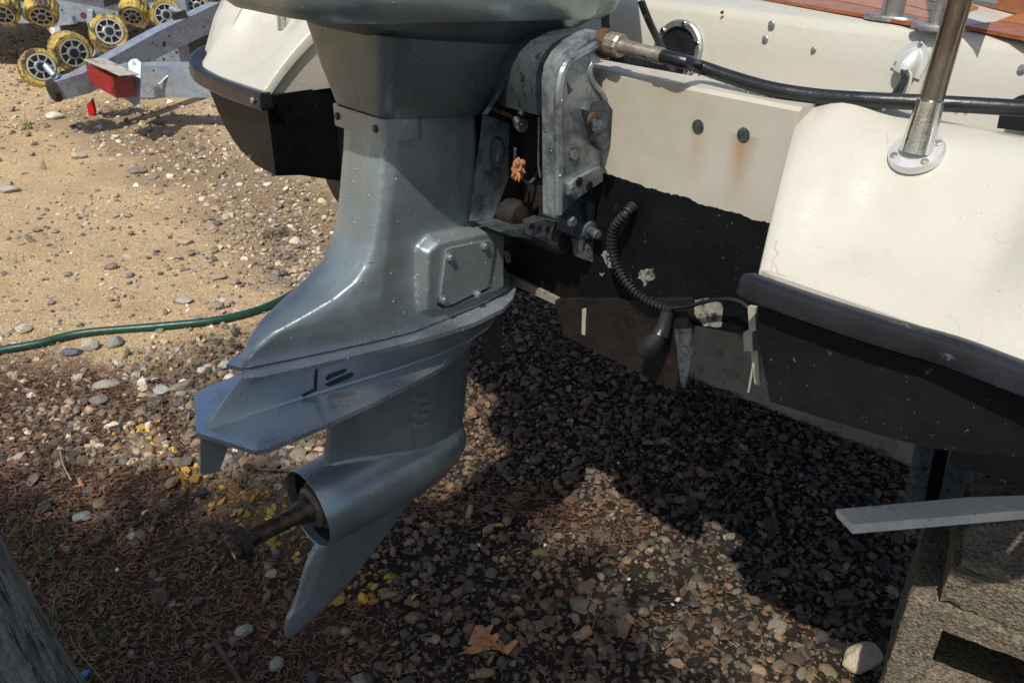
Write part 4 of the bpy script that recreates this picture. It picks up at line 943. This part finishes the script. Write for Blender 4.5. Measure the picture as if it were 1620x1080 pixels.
# dark post and trailer wheel seen under the hull
mb = MB(); p0 = onD(780, 470, 1.50); p1 = onD(780, 572, 1.50); mb.prism([p0-Vector((.022, 0, -.08)), p0+Vector((.018, 0, .08)), p1+Vector((.016, 0, 0)), p1-Vector((.020, 0, 0))], Vector((0, .05, 0))); tag(mb.build('keel_bracket', M['cavity'], None, bevel=.002), 'dark steel keel bracket hanging under the hull just behind the motor', 'bracket')
wc = onD(668, 205, 2.9); wc.z = .385
wt = thing('trailer_wheel', 'black trailer tyre under the port side of the boat', 'wheel', Vector((wc.x, wc.y, 0)))
mb = MB(); mb.lathe(wc-BS*.11, BS, [(0, .20), (-.005, .30), (.02, .365), (.05, .385), (.17, .385), (.20, .365), (.225, .30), (.22, .20)], 40); mb.build('tyre', M['tyre'], wt, smooth=40)
mb = MB(); mb.lathe(wc-BS*.10, BS, [(0, .04), (0, .19), (.01, .20), (.19, .20), (.19, .02)], 32); mb.build('rim', M['galv'], wt)
# ================================================================== BOAT TRAILER upper left
tr = thing('boat_trailer', 'galvanised boat trailer with yellow keel rollers and a red tail lamp', 'trailer', Vector((-2.3, 5.4, 0)))
TS = 1.65                       # trailer scaled about the camera: sight-line depths and most part sizes
def onT(u, v, k): return onD(u, v, k*TS)
def beam(name, P, w_, th, mat='galv', cap=None, tilt=None):
    th *= TS; w_ = [x*TS for x in w_] if isinstance(w_, list) else w_*TS
    # P: centreline points; rectangular section: height w_, thickness th
    rings = []
    for i, p in enumerate(P):
        t = (P[min(i+1, len(P)-1)]-P[max(0, i-1)]).normalized(); sx = t.cross(Vector((0, 0, 1))).normalized(); up = sx.cross(t)
        ww = w_[i] if isinstance(w_, list) else w_
        rings.append([p+sx*(th*x)+up*(ww*y) for x, y in ((-.5, -.5), (.5, -.5), (.5, .5), (-.5, .5))])
    mb = MB(); mb.loft(rings); return mb.build(name, M[mat], tr, bevel=.006, seg=3)
arm = beam('roller_arm', [onT(90, 142, 2.52), onT(128, 131, 2.56), onT(170, 108, 2.66), onT(250, 66, 2.86), onT(345, 22, 3.10)], [.056, .062, .066, .078, .085], .05)
mb = MB(); c = onT(88, 143, 2.515); d = (onT(90, 142, 2.52)-onT(128, 131, 2.56)).normalized(); mb.lathe(c-d*.004, d, [(0, .060), (.026, .056), (.033, .042)], 8); mb.build('end_cap', M['tyre'], arm)
def on_beam(o, u, v, r, mt, name):
    base = rootloc(o); bv = BVHTree.FromPolygons([q.co+base for q in o.data.vertices], [p.vertices[:] for p in o.data.polygons]); p, n_, _, _ = bv.ray_cast(EYEV, ray(u, v).normalized())
    if p is None: return
    mb = MB(); mb.lathe(p-n_*.002, n_, [(0, r*TS), (.0035, r*TS), (.0036, r*TS*.6)], 18); mb.build(name, M[mt], o)
for (u, v, r) in ((260, 70, .010), (241, 69, .0035), (268, 57, .0035), (322, 43, .0035), (150, 122, .003)): on_beam(arm, u, v, r, 'redpaint' if r > .005 else 'cavity', 'bolt_hole')
cb = beam('rear_crossmember', [onT(196, 127, 2.66), onT(360, 126, 2.62)], .098, .07)
mb = MB(); mb.prism([onT(232, 150, 2.60), onT(236, 147, 2.60), onT(268, 119, 2.60), onT(266, 117.5, 2.60)], Vector((0, .01, 0))); mb.build('weld_line', M['galv'], cb)
mid = beam('gusset_plate', [onT(235, 90, 2.98), onT(300, 84, 3.0)], .085, .01)
for u, v in ((243, 94), (254, 84), (259, 94), (279, 83)): on_beam(mid, u, v, .0045, 'cavity', 'bolt_hole')
for u, v in ((300, 108), (243, 112)): on_beam(cb, u, v, .003, 'cavity', 'bolt_hole')
# lamp bracket
pl = thing_plate = MB(); pl.prism([onT(u, v, k) for u, v, k in ((132, 95, 2.42), (164, 93, 2.52), (220, 119, 2.50), (190, 121, 2.38))], Vector((0, 0, .004))); lamp_plate = pl.build('lamp_shelf', M['lampplate'], tr, bevel=.001)
lb = MB(); lb.prism([onT(135, 100, 2.44), onT(178, 124, 2.395), onT(209, 122, 2.47), onT(170, 100, 2.54)], Vector((0, 0, -.095))); lamp = lb.build('tail_lamp', M['red'], tr, bevel=.003)
mb = MB(); mb.prism([onT(166, 124, 2.392), onT(177, 130, 2.385), onT(177, 146, 2.385), onT(166, 139, 2.392)], Vector((0, -.004, 0))); mb.build('reflector', M['red'], lamp, bevel=.001)
vb = MB(); vb.prism([onT(u, v, 2.49) for u, v in ((196, 120), (221, 118), (223, 100), (216, 94), (207, 94), (201, 100), (222, 166), (214, 168), (190, 150))][:0] or [onT(u, v, 2.52) for u, v in ((203, 99), (208, 94), (216, 93), (223, 99), (221, 160), (215, 168), (190, 152), (205, 148))], Vector((.0, .006, 0))); vbo = vb.build('lamp_bracket', M['galv'], tr, bevel=.001)
mb = MB(); mb.disc(onT(212, 101, 2.518), Vector((0, -1, 0)), .010, .001, 14); mb.build('bracket_hole', M['lampplate'], vbo)
# far frame pieces
fb = beam('far_crossmember', [onT(-60, 22, 3.5), onT(88, 17, 3.45), onT(260, 12, 3.5)], .085, .06)
on_beam(fb, 132, 25, .013, 'redpaint', 'red_grommet')
for u, v in ((98, 16), (146, 17), (180, 22)): on_beam(fb, u, v, .004, 'cavity', 'bolt_hole')
for (a, b, w_) in (((60, 38), (118, 32), .03), ((92, 40), (94, 64), .05), ((150, 34), (148, 60), .13)):
    beam('frame_plate', [onT(*a, 3.5), onT(*b, 3.42)], w_, .02)
beam('frame_plate', [onT(70, 34, 3.52), onT(95, 62, 3.44)], .03, .012, 'white')
beam('side_rail', [onT(330, 40, 3.2), onT(230, 2, 3.6), onT(150, -25, 3.9)], .07, .05)
def roller(u, v, r, k, axis, mat='roller', seg=None):
    r *= TS; c = onT(u, v, k); ax = Vector(axis).normalized(); W_ = .125
    e = (Vector((0, 0, 1))-ax*ax.z).normalized(); f = ax.cross(e); n = 44
    mb = MB(); rings = []
    for h, rr in ((-W_, r*.86), (-W_*.96, r*.97), (-W_*.5, r*1.03), (-.006, r), (0, r*.93), (0, r*.76), (-.012, r*.70)):
        rings.append([c+ax*h+(e*math.cos(2*math.pi*q/n)+f*math.sin(2*math.pi*q/n))*(rr*(1 if h in (0,) or rr < r*.8 else (1.0 if q % 2 else .955))) for q in range(n)])
    mb.loft(rings, caps=False); mb.face([mb.bm.verts.new(p) for p in rings[0][::-1]]); o = mb.build('roller', M[mat], tr, smooth=25)
    rm = MB(); rm.lathe(c, ax, [(-.010, r*.72), (.003, r*.72), (.003, r*.62), (-.010, r*.62)], 32, caps=False); 
    for q in range(8):
        t = 2*math.pi*q/8; d = e*math.cos(t)+f*math.sin(t); g = ax.cross(d); rm.box(c+d*(r*.45)-ax*.003, d*(r*.20), g*(r*.03), ax*.005)
    rm.build('rim', M['rim'], o, smooth=30); dk = MB(); dk.lathe(c-ax*.016, ax, [(0, r*.74), (.001, r*.1)], 24, caps=False); dk.build('wheel_web', M['grime'], o)
    hb_ = MB(); hb_.lathe(c, ax, [(-.012, r*.34), (.002, r*.34), (.004, r*.30), (.004, r*.22)], 24); hb_.build('hub', M['hub'], o)
    hc = MB(); hc.lathe(c+ax*.004, ax, [(0, r*.22), (.002, r*.21), (.003, r*.15)], 20); hc.build('axle_cap', M['black'], o)
    return o
roller(65, 106, .056, 2.50, (.62, -.74, .26)); roller(117, 84, .061, 2.62, (.66, -.72, -.02)); roller(173, 50, .062, 2.85, (.50, -.78, .38))
roller(210, 27, .050, 3.05, (.15, -.80, -.50)); roller(263, 24, .058, 3.05, (.35, -.90, .15)); roller(66, 27, .056, 3.0, (.25, -.78, -.55)); roller(4, 24, .056, 3.0, (.20, -.80, -.52)); roller(312, 10, .050, 3.2, (.2, -.9, .1)); roller(345, -8, .05, 3.3, (.3, -.9, .1))
for (a, b, r) in (((72, 104, 2.50), (86, 120, 2.50), .010), ((86, 120, 2.50), (100, 124, 2.56), .010), ((146, 84, 2.66), (160, 92, 2.70), .012), ((270, 14, 2.98), (292, 22, 2.96), .010), ((35, 24, 3.05), (90, 4, 3.1), .02), ((240, 10, 3.1), (225, 40, 3.2), .015)):
    mb = MB(); mb.tube([onT(*a), onT(*b)], r*TS, 10); mb.build('axle_bracket', M['galv'], tr)
for (u, v, k, s_) in ((97, 124, 2.56, .028), (284, 26, 2.93, .024), (176, 0, 3.3, .03), (338, 6, 3.1, .02)):
    mb = MB(); c = onT(u, v, k); mb.box(c, Vector((.9, .4, .2)).normalized()*s_*TS, Vector((-.4, .9, 0)).normalized()*s_*.7*TS, Vector((0, 0, s_*.6*TS))); mb.build('rubber_block', M['tyre'], tr, bevel=.003)
# wheels and chassis of the trailer standing on the ground further back
for (x, y) in ((-4.4, 8.3), (-2.0, 8.3)):
    mb = MB(); mb.lathe(Vector((x, y, .30)), Vector((1, 0, 0)), [(0, .12), (0, .25), (.03, .30), (.15, .30), (.18, .25), (.18, .12)], 32); mb.build('tyre', M['tyre'], tr, smooth=40)
for x in (-4.1, -2.1):
    mb = MB(); mb.box(Vector((x, 7.6, .50)), Vector((.03, 0, 0)), Vector((0, 2.0, 0)), Vector((0, 0, .05))); mb.build('chassis_rail', M['galv'], tr, bevel=.004)
mb = MB(); mb.box(Vector((-3.2, 7.1, .66)), Vector((1.9, 0, 0)), Vector((0, 1.15, 0)), Vector((0, 0, .03))); mb.build('shade_panel', M['beam'], tr, bevel=.004)  # unseen panel added to cast shade on the ground behind the trailer
mb = MB(); mb.box(Vector((-3.1, 8.3, .34)), Vector((1.2, 0, 0)), Vector((0, .03, 0)), Vector((0, 0, .03))); mb.build('axle', M['galv'], tr)
# ================================================================== SMALL THINGS ON THE GROUND
hz = .012
hs = MB(); hp = [onZ(u, v, hz) for u, v in ((-160, 575), (-60, 562), (0, 550), (60, 540), (130, 525), (250, 517), (350, 506), (430, 481), (500, 440), (560, 395), (640, 340), (760, 280))]
for i, p in enumerate(hp): p.z = gz(p.x, p.y)+.0125
hpp = spline(hp, 10); hs.tube(hpp, .0118, 14); tag(hs.build('garden_hose', M['hose'], None), 'dark green garden hose snaking across the sand behind the motor', 'hose')
mb = MB(); c = onZ(145, 185, 0); x_ = .018; mb.prism([c+Vector((-.016, 0, .0)), c+Vector((.010, .002, 0)), c+Vector((.020, .004, .03)), c+Vector((.022, .004, .10)), c+Vector((.013, .003, .085)), c+Vector((-.012, 0, .072))], Vector((.004, .02, 0))); tag(mb.build('red_tag', M['brightred'], None, bevel=.004), 'small bright red plastic tag standing on the sand below the trailer', 'tag')
def single_stone(u, v, r, sc_, col, label, rot=0, seedo=0, name='stone'):
    p = onZ(u, v, 0); bm = bmesh.new(); bmesh.ops.create_icosphere(bm, subdivisions=4, radius=1); off = Vector((u*.37+seedo, v*.21, 0))
    rs = random.Random(u*7+v); cuts = [(Vector((rs.gauss(0, 1), rs.gauss(0, 1), rs.gauss(0, 1))).normalized(), rs.uniform(.60, .88)) for _ in range(9)] if sc_[2] < .95 else []
    for vv in bm.verts:
        d = vv.co.normalized(); q = d*(1+.20*noise.noise(d*1.4+off)+.03*noise.noise(d*7+off))
        for n_, h in cuts:
            t = q.dot(n_)
            if t > h: q = q-n_*(t-h)*.8
        vv.co = Vector((q.x*sc_[0], q.y*sc_[1], q.z*sc_[2]*.8))*r
    bmesh.ops.rotate(bm, verts=bm.verts, matrix=Matrix.Rotation(rot, 3, 'Z'))
    lo = min(v_.co.z for v_ in bm.verts)
    me = bpy.data.meshes.new('stone'); bm.to_mesh(me); bm.free(); me.shade_smooth()
    at = me.attributes.new('col', 'FLOAT_COLOR', 'POINT'); at.data.foreach_set('color', np.tile(np.array((*col, 1), dtype=np.float32), len(me.vertices)))
    me.materials.append(M['stone']); o = bpy.data.objects.new(name, me); COL.objects.link(o); o.location = (p.x, p.y, gz(p.x, p.y)-lo*.75); tag(o, label, 'stone'); return o
ST_ = [(1360, 1050, .030, (1.28, .8, .97), (.52, .44, .32), 'large smooth speckled cobble beside the concrete blocks', 0.5),
 (387, 1001, .017, (1, .7, .9), (.33, .31, .22), 'angular pale yellow stone left of the skeg tip', .6),
 (437, 1052, .015, (1, .8, .8), (.30, .30, .24), 'angular greenish grey stone near the bottom edge below the skeg', 1.2),
 (113, 557, .026, (1.2, .7, .6), (.11, .12, .16), 'dark slate blue stone just below the hose', 0),
 (145, 551, .026, (.9, .8, .9), (.42, .38, .30), 'pale beige pointed stone between two darker stones by the hose', .3),
 (184, 548, .026, (1, .8, .8), (.30, .33, .28), 'grey green stone just below the hose, right of the pale one', .8),
 (290, 480, .026, (1.1, .8, .5), (.45, .43, .35), 'pale flat stone half sunk in the sand above the hose', 0),
 (342, 489, .024, (1.2, .8, .6), (.34, .28, .20), 'tan rounded stone resting in the sand near the hose', .2),
 (290, 385, .030, (1.4, .6, .45), (.42, .34, .24), 'long flat tan stone lying in the sand', -.2),
 (345, 440, .026, (1.2, .8, .5), (.40, .32, .22), 'tan oval stone in the smooth sand right of centre', .1),
 (178, 427, .020, (1.2, .8, .8), (.22, .17, .13), 'small dark brown stone alone in the sand', 0),
 (39, 522, .024, (1, .8, .8), (.55, .50, .40), 'pale cream stone just above the hose at the left', .4),
 (168, 612, .028, (1.2, .8, .6), (.33, .30, .25), 'grey brown rounded stone in the stony strip below the hose', .2),
 (158, 637, .022, (1.2, .7, .7), (.17, .17, .15), 'dark grey oval stone under the grey brown one', .1),
 (290, 617, .030, (1.3, .7, .6), (.24, .20, .15), 'long brown stone left of the fin plate', .6),
 (257, 625, .022, (1, .8, .8), (.36, .38, .36), 'pale grey green stone beside the long brown stone', .2),
 (357, 582, .020, (1, .8, .8), (.34, .35, .31), 'light grey stone right above the fin plate', .2),
 (130, 818, .016, (1.3, .9, .6), (.25, .31, .27), 'pale green stone lying in the reddish litter', .2),
 (210, 849, .012, (1, .9, .8), (.26, .29, .27), 'blue grey stone at the left rim of the gravel', .7),
 (230, 812, .009, (1, .9, .8), (.62, .60, .52), 'small white stone above the blue grey one', .7),
 (259, 794, .009, (1, .9, .8), (.66, .66, .62), 'small white speckled stone among yellow stones', .1),
 (440, 772, .011, (1.1, .8, .8), (.42, .46, .50), 'pale bluish stone above the propeller shaft', .2),
 (375, 715, .012, (1, .8, .8), (.58, .57, .48), 'whitish stone between the trim tab and the gearcase', .4),
 (88, 190, .040, (1.2, .8, .8), (.66, .63, .55), 'white stone lying on the far sand below the trailer', .2),
 (15, 302, .035, (1.3, .8, .6), (.40, .38, .32), 'grey flat stone at the left edge of the sand', .1),
 (125, 253, .035, (1.1, .8, .7), (.48, .42, .32), 'tan stone in the upper left sand', .3),
 (218, 273, .034, (1.3, .8, .5), (.22, .20, .18), 'dark flat stone in the middle of the upper sand', .1),
 (690, 1012, .010, (1, .9, .8), (.34, .20, .12), 'reddish pebble left of the dry oak leaf', .5),
 (548, 1000, .011, (1, .9, .9), (.36, .24, .14), 'round tan pebble right of the skeg tip', .5)]
for u, v, r, s3, col, lab, rot in ST_: single_stone(u, v, r, s3, col, lab, rot)
# chips of white shell or plastic
for i, (u, v, r, lab) in enumerate(((1072, 948, .006, 'white square chip on the dark gravel right of centre'), (1064, 956, .004, 'white sliver just below the square white chip'), (995, 916, .004, 'curled white scrap on the gravel left of the white chips'), (862, 862, .004, 'white crumb on the gravel near the small orange leaf'), (758, 862, .0045, 'white scrap on the gravel below the gearcase'), (185, 901, .0050, 'white pebble in the reddish litter'), (978, 732, .004, 'white speck in the deepest shade of the gravel'))):
    p = onZ(u, v, .016); mb = MB(); q = random.random()*3; ax = Vector((math.cos(q), math.sin(q), .2)); ay = Vector((-math.sin(q), math.cos(q), .1)); mb.prism([p+ax*r, p+ay*r*.7, p-ax*r*.9, p-ay*r*.8], Vector((0, 0, .0015))); tag(mb.build('white_chip', M['shell'], None), lab, 'chip', 'white scraps on the gravel')
def leaf(u, v, pts, size, mat, rot, label, name, curl=.25, z=.018, cat='leaf'):
    c = onZ(u, v, z); mb = MB(); n_ = len(pts); cr, sr = math.cos(rot), math.sin(rot)
    def T(x, y, dz=0): return c+Vector(((x*cr-y*sr)*size, (x*sr+y*cr)*size, size*(curl*abs(y)*.9+.10*math.sin(x*5)+.06*math.sin(y*9+x*3))+dz))
    # outline strips around midrib
    for sg in (1, -1):
        prev = None
        for x, y in pts:
            a_, b_ = T(x, 0), T(x, y*.5*sg); c_ = T(x, y*sg); vs = [mb.bm.verts.new(q) for q in (a_, b_, c_)]
            if prev: mb.face((prev[0], vs[0], vs[1], prev[1])); mb.face((prev[1], vs[1], vs[2], prev[2]))
            prev = vs
    bmesh.ops.remove_doubles(mb.bm, verts=mb.bm.verts, dist=1e-6)
    r = bmesh.ops.solidify(mb.bm, geom=mb.bm.faces[:], thickness=.0006)
    mb.tube([T(-1.25, 0), T(-.9, 0), T(0, 0, .0008), T(.95, 0)], [.0009, .0009, .0007, .0004], 5)
    return tag(mb.build(name, mat, None), label, cat)
OAK = [(-.95, .03), (-.8, .16), (-.68, .34), (-.55, .14), (-.40, .20), (-.22, .55), (-.08, .48), (.02, .20), (.14, .22), (.30, .62), (.44, .50), (.50, .22), (.62, .20), (.76, .34), (.90, .16), (1.0, .02)]
leaf(772, 1008, OAK, .036, M['leaf'], 2.25, 'dry brown oak leaf lying on the gravel at the bottom', 'oak_leaf', curl=.10)
leaf(752, 1027, [(-.9, .02), (-.5, .3), (0, .42), (.5, .3), (1, .02)], .024, M['leaf'], .35, 'broad brown leaf half under the dry oak leaf', 'brown_leaf')
leaf(796, 1024, [(-.9, .02), (-.5, .22), (0, .3), (.5, .2), (1, .02)], .016, M['leaf'], 5.2, 'narrow brown leaf piece right of the dry oak leaf', 'brown_leaf')
leaf(532, 936, [(-1, .02), (-.5, .35), (0, .42), (.5, .35), (1, .02)], .011, M['orange'], .9, 'small bright yellow leaf beside the skeg', 'yellow_leaf')
leaf(789, 830, [(-1, .02), (-.5, .4), (0, .5), (.5, .35), (1, .02)], .009, M['orange'], .2, 'small orange leaf on the gravel below the gearcase', 'orange_leaf')
leaf(655, 943, [(-1, .02), (-.5, .4), (0, .3), (.5, .35), (1, .02)], .008, M['orange'], 1.2, 'tiny orange leaf scrap right of the skeg', 'orange_leaf')
leaf(153, 855, [(-1, .02), (-.5, .2), (0, .28), (.5, .2), (1, .02)], .022, M['twig'], 1.1, 'curled purplish brown leaf in the left litter', 'curled_leaf')
leaf(125, 768, [(-1, .02), (-.5, .3), (0, .3), (.5, .2), (1, .02)], .010, M['leaf'], .3, 'tiny orange brown leaf scrap in the upper left litter', 'leaf_scrap')
# leaf caught in the bracket
mb = MB(); c = onS(820, 268, .105); bmesh.ops.create_icosphere(mb.bm, subdivisions=3, radius=1)
for v in mb.bm.verts:
    d = v.co.normalized(); q = d*(1+.9*noise.noise(d*2.3+Vector((4, 1, 7)))+.45*noise.noise(d*6)); v.co = c+Vector((q.x*.0075, q.y*.005, q.z*.0125))
tag(mb.build('crumpled_leaf', M['leaf'], None, smooth=0), 'crumpled orange brown leaf caught inside the motor bracket', 'leaf')
def twig(px, r, label, name='twig', mat='twig', z=.016):
    mb = MB(); P = [onZ(u, v, z)+Vector((0, 0, random.uniform(-.002, .003))) for u, v in px]; mb.tube(spline(P, 4), r, 6); tag(mb.build(name, M[mat], None), label, 'twig')
twig(((672, 770), (740, 782), (810, 787), (880, 790)), .0014, 'long thin twig lying right of the gearcase')
twig(((388, 737), (420, 742), (460, 741), (490, 735)), .0022, 'crooked twig under the fin plate')
twig(((340, 1015), (360, 1045), (385, 1085)), .0042, 'thick dark stick at the bottom left of the skeg')
twig(((228, 895), (258, 884), (288, 872)), .0028, 'dark stick lying at the left rim of the gravel')
twig(((95, 714), (100, 735), (113, 760)), .0012, 'fine pale straw in the upper litter', mat='ivory')
twig(((185, 1045), (230, 1058), (262, 1078)), .0012, 'thin curled root at the bottom left')
twig(((1015, 640), (1000, 665), (1012, 680)), .0010, 'bent straw on the shaded gravel', mat='beam')
twig(((370, 800), (378, 788), (362, 772)), .0014, 'short orange twig above the propeller shaft', mat='leaf')
# grass tufts
def tuft(u, v, n_, h, label, spread=.02):
    c = onZ(u, v, 0); c.z = gz(c.x, c.y); mb = MB()
    for _ in range(n_):
        q = random.uniform(0, 6.283); b = c+Vector((random.gauss(0, spread*.4), random.gauss(0, spread*.4), -.002)); L = h*random.uniform(.5, 1.1); ln = random.uniform(.2, .9)
        d = Vector((math.cos(q), math.sin(q), 0)); sx = Vector((-d.y, d.x, 0))*random.uniform(.0009, .0018); pr = None
        for k in range(5):
            t = k/4; p = b+d*(L*ln*t*t)+Vector((0, 0, L*(t-.45*ln*t*t))); w_ = (1-t*.92)
            vs = [mb.bm.verts.new(p-sx*w_), mb.bm.verts.new(p+Vector((0, 0, .0006))), mb.bm.verts.new(p+sx*w_)]
            if pr: mb.face((pr[0], vs[0], vs[1], pr[1])); mb.face((pr[1], vs[1], vs[2], pr[2]))
            pr = vs
    o = mb.build('grass_tuft', M['grass'], None, normals=False); tag(o, label, 'grass tuft', 'grass tufts in the yard')
tuft(45, 205, 26, .10, 'green grass tuft nearest the trailer rollers', .06); tuft(70, 268, 12, .09, 'thin grass tuft in the upper left sand', .05); tuft(28, 418, 10, .06, 'sparse grass sprig at the left edge of the sand', .02)
tuft(12, 580, 14, .05, 'grass sprig below the hose at the left edge', .03); tuft(205, 560, 16, .03, 'low dark grass patch below the green stone', .04)
tuft(30, 850, 40, .055, 'grass tuft growing beside the weathered post', .07); tuft(75, 880, 16, .05, 'broad leaved grass sprig right of the post tuft', .04); tuft(135, 935, 22, .05, 'grass tuft in the middle of the reddish litter', .05)
tuft(150, 1010, 12, .06, 'thin grass sprig at the bottom left litter', .05); tuft(95, 985, 8, .12, 'tall bent grass blades beside the post foot', .03); tuft(498, 285, 14, .09, 'grass tuft under the port quarter beside the motor leg', .04)
mb = MB(); mb.tube(spline([onZ(110, 1000, .0), onZ(120, 1025, .05), onZ(150, 1060, .05), onZ(180, 1100, .01)], 5), .0010, 5); tag(mb.build('grass_stalk', M['grass'], None), 'long bent grass stalk at the bottom left corner', 'grass stalk')
# moss clumps
def moss(u, v, r, label):
    c = onZ(u, v, 0); mb = MB()
    for _ in range(290):
        d = Vector((random.gauss(0, 1), random.gauss(0, .8), abs(random.gauss(0, .7)))).normalized()*r*random.random()**.4; d.z *= .6; p = c+d+Vector((0, 0, gz(c.x, c.y))); t = Vector((random.gauss(0, 1), random.gauss(0, 1), random.gauss(0, 1))).normalized()*r*.28
        s = t.cross(Vector((.3, .2, 1))).normalized()*r*.03; mb.face([mb.bm.verts.new(q) for q in (p-s, p+s, p+t)])
    tag(mb.build('moss_clump', M['moss'], None, normals=False), label, 'moss', 'moss clumps')
moss(437, 372, .05, 'dark olive moss clump on the gravel left of the motor leg'); moss(250, 198, .05, 'small moss clump on the sand below the tail lamp')
mb = MB(); c = onZ(130, 1074, .012); mb.prism([c+Vector((-.008, 0, 0)), c+Vector((.006, .004, 0)), c+Vector((.007, .018, 0)), c+Vector((-.004, .016, 0))], Vector((0, 0, .003))); tag(mb.build('blue_scrap', M['blue'], None), 'scrap of blue plastic beside the post foot', 'scrap')
# weathered post at the lower left
def make_log():
    mb = MB(); c = Vector((-.625, .635, 0)); rings = []
    for k in range(46):
        z = -.02+.86*k/45; r = .066+.115*math.exp(-z/.24)
        rings.append([Vector((c.x-.10*z*0+math.cos(t)*rr, c.y+math.sin(t)*rr, z)) for t in np.linspace(0, 2*math.pi, 72, endpoint=False) for rr in [r*(1+.06*noise.noise(Vector((math.cos(t)*2.5, math.sin(t)*2.5, z*1.5)))+.045*noise.noise(Vector((math.cos(t)*11, math.sin(t)*11, z*2.2))))]])
    mb.loft(rings); tag(mb.build('weathered_post', M['log'], None, smooth=60), 'weathered grey wooden post at the lower left corner', 'post')
make_log()

# unseen trunk and crown added behind the viewer to dapple the near ground
shade_tree = thing('shade_tree', 'unseen leafy crown and trunk added behind the viewer to shade the near ground', 'shade_tree', Vector((-1.2, -5.2, 0)))
mb = MB(); mb.tube(spline([Vector((-1.2, -5.2, -.05)), Vector((-1.15, -5.1, 1.2)), Vector((-1.5, -4.9, 2.6)), Vector((-2.2, -4.2, 5.0))], 6), [.19-.13*i/18 for i in range(19)], 14); tk = mb.build('trunk', M['bark'], shade_tree)
for i in range(7):
    q = i*.9; e = Vector((-1.2+math.cos(q)*1.2, -4.7+math.sin(q)*1.2, 4.2+.5*math.sin(i*2))); mb = MB(); mb.tube(spline([Vector((-1.25, -5.0, 2.4+.2*i)), Vector((-1.2+math.cos(q)*.5, -4.8+math.sin(q)*.5, 3.3+.15*i)), e], 4), [.05-.005*k for k in range(9)], 8); mb.build('branch', M['bark'], tk)
V, F = [], []
cl = []
for _ in range(290):
    d = Vector((random.gauss(0, 1), random.gauss(0, 1), random.gauss(0, 1))).normalized()*random.random()**.33; cl.append(Vector((-2.32+d.x*2.25, -4.10+d.y*2.2, 5.0+d.z*1.1)))
for (lx, ly, lr, ln) in ((-1.30, -2.10, .20, 9), (-1.66, -1.98, .32, 17), (-2.2, -1.98, .38, 12)):      # added leaf lobes placed to shade the gravel ahead
    for _ in range(ln):
        d = Vector((random.gauss(0, 1), random.gauss(0, 1), random.gauss(0, 1))).normalized()*random.random()**.33; cl.append(Vector((lx+d.x*lr, ly+d.y*lr*.8, 5.0+d.z*.25)))
for (lx, ly) in ((-1.17, -2.06), (-1.62, -1.96), (-2.2, -1.95)):
    mb = MB(); mb.tube([Vector((-2.2, -4.2, 4.9)), Vector(((lx-2.2)/2, (ly-4.2)/2, 5.0)), Vector((lx, ly, 5.0))], [.035, .02, .006], 6); mb.build('branch', M['bark'], tk)
for c in cl:
    for _ in range(60):
        p = c+Vector((random.gauss(0, .11), random.gauss(0, .11), random.gauss(0, .09))); t = Vector((random.gauss(0, 1), random.gauss(0, 1), random.gauss(0, .6))).normalized()*.05; n_ = t.cross(Vector((random.gauss(0, .4), random.gauss(0, .4), 1))).normalized()*.022
        b0 = len(V); V += [p-t, p+n_, p+t, p-n_]; F.append((b0, b0+1, b0+2, b0+3))
me = bpy.data.meshes.new('crown'); bl = Vector((-1.2, -5.2, 0)); me.from_pydata([(v-bl)[:] for v in V], [], F); me.materials.append(M['grass']); o = bpy.data.objects.new('crown', me); COL.objects.link(o); o.parent = shade_tree
